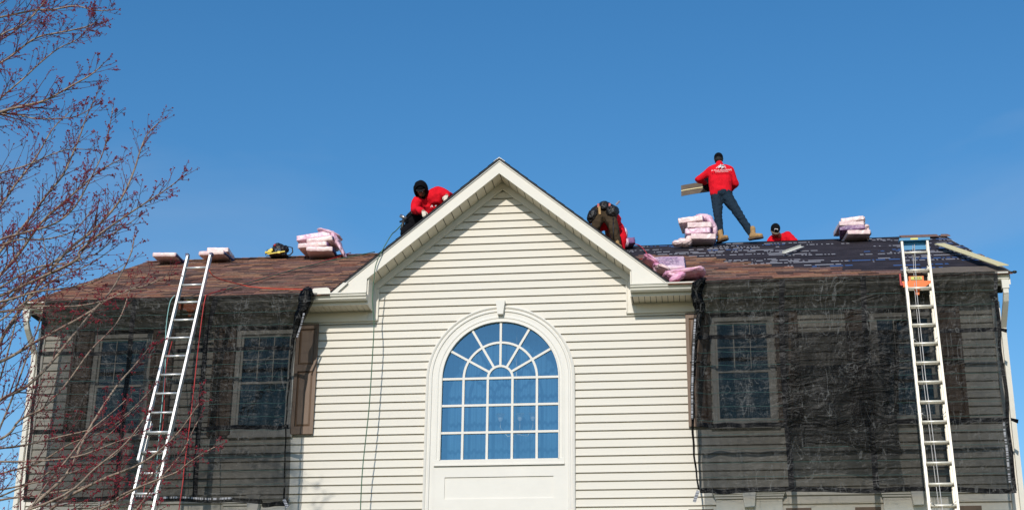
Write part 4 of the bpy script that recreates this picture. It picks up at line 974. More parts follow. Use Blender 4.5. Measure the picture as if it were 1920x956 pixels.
# ------------------------------------------------------------------ people
def hand(mb, wrist, dirv, palm_n, thumb, s=1., curl=.6):
    """palm and five bent fingers into an existing skin mesh"""
    wrist = Vector(wrist); d = Vector(dirv).normalized(); n = Vector(palm_n); n = (n-d*n.dot(d)).normalized(); t = d.cross(n).normalized()*thumb
    k = wrist+d*.085*s
    for q in (-.026, -.009, .009, .026): cap_chain(mb, [wrist+t*q*.6*s, k+t*q*s], [.017*s, .014*s], 8)
    for q, ln in ((.029, .070), (.010, .080), (-.010, .076), (-.028, .060)):
        p0 = k+t*q*s; p1 = p0+(d*.9+n*curl*.5).normalized()*ln*.45*s; p2 = p1+(d*.5+n*curl).normalized()*ln*.35*s; p3 = p2+(d*.1+n*curl*1.2).normalized()*ln*.28*s
        cap_chain(mb, [p0, p1, p2, p3], [.0105*s, .0095*s, .009*s, .008*s], 8)
    p0 = wrist+d*.03*s+t*.028*s; p1 = p0+(t*.8+d*.6+n*.3).normalized()*.04*s; p2 = p1+(d+n*.7).normalized()*.035*s
    cap_chain(mb, [p0, p1, p2], [.014*s, .0115*s, .0095*s], 8)
def head(mb, c, face, upv, s=1.):
    """skull, jaw, nose, brow and ears"""
    c = Vector(c); f = Vector(face).normalized(); u = Vector(upv); u = (u-f*u.dot(f)).normalized(); r = f.cross(u)
    Mx = Matrix((r, f, u)).transposed()
    mb.ball(c+u*.02*s, 1, 0, 14, 10, (.076*s, .096*s, .105*s), Mx); mb.ball(c+f*.022*s-u*.06*s, 1, 0, 12, 8, (.055*s, .062*s, .062*s), Mx)
    mb.ball(c+f*.098*s-u*.012*s, 1, 0, 8, 6, (.013*s, .02*s, .026*s), Mx); mb.ball(c+f*.083*s-u*.055*s, 1, 0, 8, 6, (.024*s, .011*s, .008*s), Mx)
    for q in (-1, 1):
        mb.ball(c+r*q*.078*s-u*.005*s, 1, 0, 8, 6, (.010*s, .02*s, .032*s), Mx); mb.ball(c+f*.085*s+r*q*.03*s+u*.018*s, 1, 0, 8, 6, (.02*s, .01*s, .007*s), Mx)
    return Mx
def boot(ankle, toe_dir, parent, base, upv=(0, 0, 1)):
    a = Vector(ankle)-base; d = Vector(toe_dir).normalized(); u = Vector(upv).normalized()
    mb = MB(); cap_chain(mb, [a+u*.10, a, a-u*.045-d*.02], [.052, .052, .052], 12); cap_chain(mb, [a-u*.05-d*.03, a-u*.05+d*.07, a-u*.062+d*.15], [.050, .046, .040], 12)
    b = fuse('boot', mb, M['boot'], parent, voxel=.012, smooth=2, amp=.004, sc=30)
    mb = MB(); r = d.cross(u).normalized()
    pts = [(-.085, -.045), (-.085, .045), (.0, .042), (.10, .052), (.185, .03), (.20, 0), (.185, -.03), (.10, -.052), (.0, -.042)]
    c = a-u*.115; mb.prism([c+d*x+r*y for x, y in pts], u*.024); L('sole', mb, M['sole'], b); return b
def eyes(par, c, f, u, r):
    for q in (-1, 1):
        mb = MB(); mb.ball(c+f*.087+r*q*.03+u*.002, .011, 0, 8, 6); L('eye', mb, M['print_white'], par)
        mb = MB(); mb.ball(c+f*.096+r*q*.03+u*.0, .005, 0, 8, 6); L('pupil', mb, M['ink'], par)

def V(*a): return Vector(a)
# --- man standing on the ridge, back to us, carrying a strip of shingles
base = V(3.83, 4.15, 2.72)
p1 = empty('person', base, 'person in red long sleeved shirt and dark jeans standing on the ridge holding a shingle', 'person')
mb = MB()
hd = V(3.535, 4.30, 4.455)-base; fdir = V(-.25, .85, -.42).normalized()
head(mb, hd, fdir, (0, 0, 1)); cap_chain(mb, [hd+V(.01, -.02, -.06), V(3.55, 4.22, 4.31)-base], [.055, .062])
hips = V(3.56, 4.2, 3.70)-base; chest = V(3.55, 4.22, 4.13)-base
cap_chain(mb, [V(3.55, 4.22, 4.31)-base, chest, hips], [.06, .11, .09])
shL, shR = V(3.37, 4.2, 4.20)-base, V(3.73, 4.2, 4.19)-base
elL, elR = V(3.135, 4.24, 4.035)-base, V(3.84, 4.26, 3.93)-base
waL, waR = V(3.27, 4.47, 4.055)-base, V(3.68, 4.50, 3.88)-base
cap_chain(mb, [chest+V(0, 0, .05), shL, elL, waL], [.08, .055, .042, .030]); cap_chain(mb, [chest+V(0, 0, .05), shR, elR, waR], [.08, .055, .042, .030])
kL, aL = V(3.475, 4.14, 3.24)-base, V(3.505, 4.16, 2.86)-base
kR, aR = V(3.875, 4.16, 3.25)-base, V(4.085, 4.17, 2.875)-base
hL, hR = hips+V(-.09, 0, -.04), hips+V(.09, 0, -.04)
cap_chain(mb, [hL, kL, aL], [.085, .055, .038]); cap_chain(mb, [hR, kR, aR], [.085, .055, .038])
hand(mb, waL, (.5, .35, .10), (0, .3, -1), 1, 1.05); hand(mb, waR, (-.6, .3, 0), (0, .3, -1), -1)
body = fuse('body', mb, M['skin'], p1, voxel=.010, smooth=1)
mb = MB(); mb.ball(V(3.545, 4.2, 3.93)-base, 1, 0, 16, 10, (.215, .145, .24)); mb.ball(V(3.548, 4.2, 3.77)-base, 1, 0, 16, 10, (.205, .150, .10)); mb.ball(V(3.55, 4.2, 4.10)-base, 1, 0, 16, 10, (.225, .14, .17))
cap_chain(mb, [chest+V(-.085, 0, .03), V(3.465, 4.2, 3.93)-base, V(3.475, 4.2, 3.73)-base], [.13, .135, .130], 14)
cap_chain(mb, [chest+V(.085, 0, .03), V(3.625, 4.2, 3.95)-base, V(3.62, 4.2, 3.745)-base], [.13, .14, .135], 14)
cap_chain(mb, [V(3.55, 4.21, 4.32)-base, V(3.55, 4.21, 4.22)-base], [.075, .11]); cap_chain(mb, [shL+V(.10, 0, .03), shL+V(.02, 0, -.01), elL, waL+V(-.01, -.03, 0)], [.09, .088, .062, .046]); cap_chain(mb, [shR+V(-.10, 0, .03), shR+V(-.01, 0, -.01), elR+V(-.01, 0, 0), waR+V(.04, -.04, 0)], [.09, .088, .065, .05])
fuse('shirt', mb, M['red_shirt'], p1, voxel=.013, smooth=3, amp=.009, sc=7, amp2=.003)
mb = MB(); cap_chain(mb, [hips+V(-.08, 0, .06), hips+V(-.085, 0, -.05), kL+V(0, 0, .0), aL+V(0, 0, .03)], [.12, .115, .078, .066], 14); cap_chain(mb, [hips+V(.08, 0, .06), hips+V(.09, 0, -.05), kR, aR+V(-.02, 0, .03)], [.12, .118, .080, .068], 14)
mb.ball(hips+V(.01, 0, .02), 1, 0, 16, 10, (.20, .145, .12))
fuse('jeans', mb, M['jeans'], p1, voxel=.012, smooth=2, amp=.009, sc=12, amp2=.004)
boot(V(3.505, 4.13, 2.84), (.25, -.25, 0), p1, base); boot(V(4.10, 4.13, 2.87), (.85, -.3, 0), p1, base)
mb = MB(); Mx = Matrix.Rotation(-.35, 3, 'X'); mb.ball(hd+V(.0, 0, .045), 1, 0, 16, 10, (.088, .108, .085), Mx); cpo = fuse('cap', mb, M['black_cloth'], p1, voxel=.012, smooth=2)
mb = MB(); mb.tube([hd+V(.083*math.cos(a), .10*math.sin(a)-.005, .012) for a in [2*math.pi*k/20 for k in range(21)]], .007, 6); L('cap_band', mb, M['leather'], cpo)
mb = MB(); mb.prism([hd+V(-.07, .07, .03), hd+V(.06, .09, .03), hd+V(.02, .17, .0), hd+V(-.07, .15, .0)], (0, 0, .012)); L('cap_brim', mb, M['black_cloth'], cpo)
mb = MB(); mb.ball(hd+V(0, -.02, -.01), 1, 0, 12, 8, (.083, .088, .07)); L('hair', mb, M['hair'], p1)
# white print on the back of the shirt: house and hammer mark over a line of lettering, laid on the cloth
def text_mesh(txt, size, extrude=.001):
    cu = bpy.data.curves.new('t', 'FONT'); cu.body = txt; cu.size = size; cu.align_x = 'CENTER'; cu.extrude = extrude; cu.space_character = 1.05
    o = bpy.data.objects.new('t', cu); COL.objects.link(o); dg = bpy.context.evaluated_depsgraph_get(); dg.update()
    me = bpy.data.meshes.new_from_object(o.evaluated_get(dg)); bpy.data.objects.remove(o); bpy.data.curves.remove(cu); return me
def put(me, name, m, parent, loc, rot): 
    me.materials.clear(); o = link(name, me, m, parent); o.location = loc; o.rotation_euler = rot; return o
ylog = 4.2-.172-base.y
shirt = [o for o in bpy.data.objects if o.name.startswith('shirt')][0]
put(text_mesh('A PLUS ROOFING', .046), 'printed_text', M['print_white'], shirt, (3.575-base.x, ylog, 4.105-base.z), (R(86), 0, R(0)))
put(text_mesh('& CONSTRUCTION', .026), 'printed_text', M['print_white'], shirt, (3.58-base.x, ylog, 4.078-base.z), (R(86), 0, 0))
mb = MB()
def st(a, b, w=.012): mb.beam((a[0]-.0, 0, a[1]), (b[0], 0, b[1]), .004, w, (0, -1, 0)) if 0 else mb.prism([(a[0], 0, a[1]-w/2), (b[0], 0, b[1]-w/2), (b[0], 0, b[1]+w/2), (a[0], 0, a[1]+w/2)], (0, .003, 0))
st((-.10, .02), (-.01, .095)); st((-.02, .095), (.085, .02)); st((-.04, .065), (.05, .068), .03); st((-.06, .03), (.01, .055), .022); st((.0, .01), (.045, .07), .03); st((.03, .03), (.07, .05), .02)
lg = L('printed_logo', mb, M['print_white'], shirt); lg.location = (3.575-base.x, ylog+.003, 4.145-base.z)
# the strip of shingles he holds
sh1 = empty('shingle_strip', V(3.05, 4.55, 3.96), 'grey backed shingle strip held under the arm of the standing roofer', 'shingle')
mb = MB()
def sf(u, v): x = -.24+.66*u; return Vector((x, .03*math.sin(u*2), -.10+.0*u+.34*u*.42-.05*u*u+(.22-.06*(1-u)*0)*v-.02))
mb.grid(sf, 20, 2); mb.grid(lambda u, v: sf(u, 1-v)+Vector((0, .008, 0)), 20, 2); L('strip', mb, M['board_grey'], sh1)
mb = MB(); mb.grid(lambda u, v: sf(u, .46+.07*v)+Vector((0, -.006, 0)), 20, 1); L('sealant_line', mb, M['pale_plank'], sh1)
mb = MB(); mb.ball((.27, -.02, .10), 1, 0, 12, 8, (.11, .05, .14)); o = fuse('dark_glove_pad', mb, M['black_cloth'], sh1, voxel=.014, smooth=2, amp=.01, sc=14)

# --- hooded man kneeling on the gable, leaning on his hands towards us
base = V(-1.4, .3, 1.40)
p2 = empty('person', base, 'person in black hood and cap and red shirt leaning over the left rake', 'person')
def B(*a): return Vector(a)-base
mb = MB(); hd = B(-1.335, .0, 2.25); fdir = V(.10, -.62, -.78).normalized(); Mx = head(mb, hd, fdir, (0, -.5, .8)); fr = fdir; ur = Vector(Mx.col[2]); rr_ = Vector(Mx.col[0])
cap_chain(mb, [hd+V(.02, .05, -.05), B(-1.24, .22, 2.16)], [.055, .07])
cap_chain(mb, [B(-1.22, .26, 2.14), B(-1.28, .50, 2.02), B(-1.46, .75, 1.85)], [.10, .13, .12])
shl, shr = B(-1.40, .08, 2.07), B(-1.02, .10, 2.20)
ell, elr = B(-1.43, .0, 1.90), B(-.86, .0, 2.10)
wal, war = B(-1.22, -.32, 1.74), B(-.85, -.33, 1.99)
cap_chain(mb, [B(-1.22, .26, 2.12), shl, ell, wal], [.08, .055, .042, .03]); cap_chain(mb, [B(-1.2, .26, 2.14), shr, elr, war], [.08, .055, .042, .03])
kn1, kn2 = B(-1.56, .05, 1.52), B(-1.12, .35, 1.72)
for k, hx in ((kn1, B(-1.50, .50, 1.88)), (kn2, B(-1.36, .7, 1.90))):
    cap_chain(mb, [hx, k, k+V(-.02, .42, .0)], [.085, .06, .04])
fuse('body', mb, M['skin'], p2, voxel=.010, smooth=1)
eyes(p2, hd, fr, ur, rr_)
mb = MB(); hand(mb, wal, (.25, -.6, -.75), (0, .3, -.5), 1, .9, .5); o = fuse('glove', mb, M['glove'], p2, voxel=.008, smooth=1)
mb = MB(); hand(mb, war, (-.1, -.6, -.75), (0, .3, -.5), -1, .9, .5); o = fuse('glove', mb, M['glove'], p2, voxel=.008, smooth=1)
mb = MB(); cap_chain(mb, [B(-1.31, .22, 2.06), B(-1.33, .48, 1.99), B(-1.48, .7, 1.86)], [.13, .15, .14], 14); cap_chain(mb, [B(-1.14, .24, 2.12), B(-1.24, .5, 2.03), B(-1.40, .7, 1.90)], [.135, .15, .14], 14)
cap_chain(mb, [B(-1.30, .2, 2.07), shl, ell, wal+V(-.01, .03, .01)], [.11, .095, .072, .052]); cap_chain(mb, [B(-1.12, .22, 2.15), shr, elr, war+V(.0, .03, .01)], [.12, .105, .080, .055])
mb.ball(B(-1.20, .24, 2.05), 1, 0, 16, 10, (.19, .14, .17)); mb.ball(B(-1.09, .14, 2.17), 1, 0, 16, 10, (.20, .14, .17)); mb.ball(B(-1.24, .32, 1.92), 1, 0, 16, 10, (.15, .12, .13))
shirt2 = fuse('shirt', mb, M['red_shirt'], p2, voxel=.013, smooth=3, amp=.012, sc=7, amp2=.003)
mb = MB()
for k, hx in ((kn1, B(-1.50, .48, 1.90)), (kn2, B(-1.36, .66, 1.90))): cap_chain(mb, [hx, k, k+V(-.02, .40, .0)], [.13, .095, .07])
mb.ball(B(-1.47, .30, 1.80), 1, 0, 14, 10, (.17, .2, .20)); mb.ball(B(-1.28, .30, 1.72), 1, 0, 14, 10, (.15, .2, .15))
fuse('trousers', mb, M['black_cloth'], p2, voxel=.013, smooth=2, amp=.01, sc=9)
# hood open at the front
mb = MB(); nU, nV = 24, 16
def hf(u, v, r=1.):
    th = math.pi*(.02+.70*v); ph = 2*math.pi*u          # axis points backward, opening towards the face
    q = Vector((math.sin(th)*math.cos(ph)*.120, math.cos(th)*.135, math.sin(th)*math.sin(ph)*.150))*r
    if q.z < -.06 and q.y > -.05: q.z *= 1.15
    q += Vector((0, .0, .005))+Vector((1, 1, 1))*.006*noise.noise(q*18)
    return hd-fr*.0+rr_*q.x-fr*q.y+ur*q.z
mb.grid(lambda u, v: hf(u, v), nU, nV); mb.grid(lambda u, v: hf(1-u, v, .95), nU, nV); ho = L('hood', mb, M['black_cloth'], p2)
mb = MB(); cap_chain(mb, [hd-ur*.13+fr*.01, hd-ur*.13-fr*.10], [.075, .09]); fuse('hood_collar', mb, M['black_cloth'], p2, voxel=.014, smooth=2, amp=.006, sc=15)
mb = MB(); mb.ball(hd+ur*.05+fr*.01, 1, 0, 14, 8, (.085, .10, .07), Mx); c2 = fuse('cap', mb, M['black_cloth'], p2, voxel=.012, smooth=1)
mb = MB(); q_ = [rr_*math.cos(a)*.075+fr*(.07+math.sin(a)*.09) for a in [math.pi*k/10 for k in range(11)]]
mb.prism([hd+ur*.042+q for q in q_], ur*.010-fr*.004); L('cap_brim', mb, M['leather'], c2)
put(text_mesh('A +', .07), 'printed_logo', M['print_white'], shirt2, B(-1.13, .06, 1.96), (R(70), 0, R(-8)))
# nail gun and its strap hanging at his hip
ng = empty('nail_gun', V(-1.625, .05, 1.74), 'nail gun on its air line beside the hooded roofer', 'nail gun')
for nm, pts, r_, m_ in (('barrel', [(-.04, 0, .09), (.06, 0, .03)], .028, 'steel'), ('handle', [(.02, 0, .05), (.0, 0, -.10), (-.02, 0, -.16)], .024, 'ink'), ('magazine', [(-.05, 0, -.02), (.06, 0, .02)], .016, 'ink'), ('strap', [(.05, .02, .08), (.12, .02, .16), (.16, .02, .10)], .012, 'leather')):
    mb = MB(); mb.tube(pts, r_, 8); L(nm, mb, M[m_], ng)

# --- man bent double, seen from behind, on the right gable slope
base = V(1.66, .25, 1.15)
p3 = empty('person', base, 'person bent double in brown work trousers and tool belt, by the right rake', 'person')
def B(*a): return Vector(a)-base
mb = MB(); bt = B(1.61, .22, 1.80)
hl, hr = B(1.53, .22, 1.78), B(1.69, .22, 1.78)
kl, kr = B(1.475, .14, 1.55), B(1.765, .08, 1.48); al, ar = B(1.46, .25, 1.40), B(1.80, .12, 1.22)
cap_chain(mb, [hl, kl, al], [.08, .055, .04]); cap_chain(mb, [hr, kr, ar], [.08, .055, .04])
chst = B(1.63, .66, 1.84); cap_chain(mb, [bt, B(1.62, .45, 1.78), chst], [.08, .10, .10])
hd = B(1.64, .90, 1.66); head(mb, hd, (0, .3, -.9), (0, .9, .3)); cap_chain(mb, [chst, hd], [.07, .06])
for sx, sg in ((1.42, -1), (1.84, 1)):
    s0 = B(sx, .60, 1.66); e0 = B(sx+.05*sg, .50, 1.46+.0*sg); w0 = B(sx+.02*sg, .45, 1.28+(-.08 if sg > 0 else .06)); cap_chain(mb, [chst, s0, e0, w0], [.08, .055, .042, .03]); hand(mb, w0, (0, .1, -1), (-sg, 0, 0), -sg)
fuse('body', mb, M['skin'], p3, voxel=.010, smooth=1)
mb = MB(); cap_chain(mb, [B(1.54, .24, 1.82), B(1.545, .20, 1.76), kl+V(0, 0, .02), al+V(0, 0, .02)], [.12, .10, .072, .062], 14); cap_chain(mb, [B(1.68, .24, 1.82), B(1.69, .20, 1.75), kr, ar+V(0, 0, .03)], [.12, .105, .078, .066], 14)
fuse('work_trousers', mb, M['tan_cloth'], p3, voxel=.012, smooth=2, amp=.013, sc=10, amp2=.004)
mb = MB(); cap_chain(mb, [B(1.56, .34, 1.83), B(1.56, .50, 1.78), chst+V(-.06, 0, 0)], [.12, .15, .15]); cap_chain(mb, [B(1.68, .34, 1.83), B(1.70, .50, 1.78), chst+V(.08, 0, 0)], [.12, .15, .15])
for sx, sg in ((1.44, -1), (1.83, 1)): cap_chain(mb, [chst+V(.1*sg, 0, 0), B(sx, .58, 1.66), B(sx+.05*sg, .46, 1.47), B(sx+.02*sg, .44, 1.32+(-.08 if sg > 0 else .06))], [.10, .085, .070, .055])
fuse('shirt', mb, M['red_shirt'], p3, voxel=.013, smooth=3, amp=.010, sc=8)
boot(V(1.46, .22, 1.47), (.1, .9, 0), p3, base); boot(V(1.80, .10, 1.24), (.25, -.6, -.2), p3, base)
tbelt = empty('tool_belt', (0, 0, 0)); tbelt.parent = p3
mb = MB(); cap_chain(mb, [B(1.46, .30, 1.87), B(1.61, .26, 1.915), B(1.76, .30, 1.87)], [.085, .115, .085]); b3 = fuse('belt', mb, M['leather'], tbelt, voxel=.012, smooth=1, amp=.008, sc=16)
for nm, c, s_, a in (('pouch', B(1.43, .16, 1.74), (.085, .11, .125), .5), ('pouch', B(1.735, .12, 1.78), (.10, .10, .10), -.3), ('pouch', B(1.605, .12, 1.865), (.075, .05, .045), 0)):
    mb = MB(); mb.ball(c, 1, 0, 14, 10, s_, Matrix.Rotation(a, 3, 'Y')); mb.ball(c+V(0, 0, .05), 1, 0, 12, 8, (s_[0]*.9, s_[1]*1.05, .04)); fuse(nm, mb, M['leather'], tbelt, voxel=.012, smooth=1, amp=.012, sc=18)
mb = MB(); mb.beam(B(1.80, .10, 1.90), B(1.86, .08, 1.955), .028, .02); L('hammer', mb, M['steel'], tbelt)
mb = MB(); mb.tube([B(1.755, .06, 1.66), B(1.758, .0, 1.45), B(1.757, .0, 1.30)], .011, 8); L('hammer_handle', mb, M['leather'], tbelt)
mb = MB(); mb.ball(B(1.745, .035, 1.80), 1, 0, 8, 6, (.022, .01, .022)); L('tape_measure', mb, M['print_white'], tbelt)
for x in (1.52, 1.70):
    mb = MB(); mb.box(*[q for q in (B(x-.016, 0, 0).x, B(x+.016, 0, 0).x)], B(0, .10, 0).y, B(0, .125, 0).y, B(0, 0, 1.865).z, B(0, 0, 1.93).z); L('red_tab', mb, M['red_rope'], tbelt)

mb = MB(); mb.beam(B(1.535, .09, 1.88), B(1.545, .085, 1.74), .035, .012, (0, 1, 0)); L('tan_strap', mb, M['boot'], tbelt)
# --- man behind the ridge, head down in a black cap
base = V(4.62, 5.1, 2.52)
p4 = empty('person', base, 'person in red shirt and black cap crouching behind the ridge, head bowed', 'person')
def B(*a): return Vector(a)-base
mb = MB(); hd = B(4.555, 4.95, 3.235); fdir = V(-.05, -.45, -.89).normalized(); Mx = head(mb, hd, fdir, (.16, -.85, .5)); ur = Vector(Mx.col[2]); rr_ = Vector(Mx.col[0]); fr = Vector(Mx.col[1])
cap_chain(mb, [hd+V(.03, .06, -.04), B(4.66, 5.2, 3.16)], [.055, .07]); cap_chain(mb, [B(4.68, 5.25, 3.13), B(4.72, 5.5, 2.95), B(4.74, 5.75, 2.80)], [.12, .13, .12])
for s0, e0, w0, sg in ((B(4.50, 5.15, 3.10), B(4.45, 5.0, 2.92), B(4.5, 4.85, 2.80), 1), (B(4.83, 5.2, 3.16), B(4.93, 5.0, 2.98), B(4.85, 4.85, 2.82), -1)):
    cap_chain(mb, [B(4.68, 5.25, 3.12), s0, e0, w0], [.08, .055, .042, .03]); hand(mb, w0, (0, -.6, -.4), (0, 0, -1), sg)
for sg in (-1, 1): cap_chain(mb, [B(4.74+.09*sg, 5.75, 2.78), B(4.72+.14*sg, 5.35, 2.60), B(4.72+.14*sg, 5.7, 2.42)], [.09, .06, .04])
fuse('body', mb, M['skin'], p4, voxel=.010, smooth=1); eyes(p4, hd, fr, ur, rr_)
mb = MB(); cap_chain(mb, [B(4.60, 5.2, 3.11), B(4.66, 5.5, 2.98), B(4.70, 5.75, 2.82)], [.13, .15, .14]); cap_chain(mb, [B(4.76, 5.2, 3.13), B(4.78, 5.5, 2.98), B(4.80, 5.75, 2.82)], [.14, .15, .14])
for s0, e0, w0 in ((B(4.51, 5.15, 3.10), B(4.46, 5.0, 2.92), B(4.5, 4.88, 2.82)), (B(4.79, 5.18, 3.18), B(4.90, 5.02, 3.0), B(4.86, 4.88, 2.84))): cap_chain(mb, [B(4.68, 5.25, 3.14), s0, e0, w0], [.12, .105, .085, .06])
fuse('shirt', mb, M['red_shirt'], p4, voxel=.013, smooth=3, amp=.009, sc=8)
mb = MB()
for sg in (-1, 1): cap_chain(mb, [B(4.74+.09*sg, 5.75, 2.80), B(4.72+.14*sg, 5.35, 2.62), B(4.72+.14*sg, 5.7, 2.47)], [.12, .09, .07])
fuse('trousers', mb, M['jeans'], p4, voxel=.014, smooth=2, amp=.008, sc=9)
mb = MB(); mb.ball(hd+ur*.045-fr*.005, 1, 0, 16, 10, (.092, .108, .095), Mx); c4 = fuse('cap', mb, M['black_cloth'], p4, voxel=.012, smooth=2)
mb = MB(); q_ = [rr_*math.cos(a)*.082+fr*(.07+math.sin(a)*.075) for a in [math.pi*k/10 for k in range(11)]]; mb.prism([hd+ur*.02+q for q in q_], ur*.012-fr*.003); L('cap_brim', mb, M['board_grey'], c4)
mb = MB(); o_ = hd+fr*.098+ur*.075
for a, b in (((-.03, .035), (.03, .035)), ((.026, .035), (.026, -.03)), ((.03, -.03), (.0, -.03)), ((-.03, .038), (-.03, .015))):
    A = o_+rr_*a[0]+ur*a[1]-fr*(.25*abs(a[1])+.0); Bv = o_+rr_*b[0]+ur*b[1]-fr*(.25*abs(b[1])); mb.beam(A, Bv, .013, .012, tuple(fr))
L('cap_badge', mb, M['print_white'], c4)
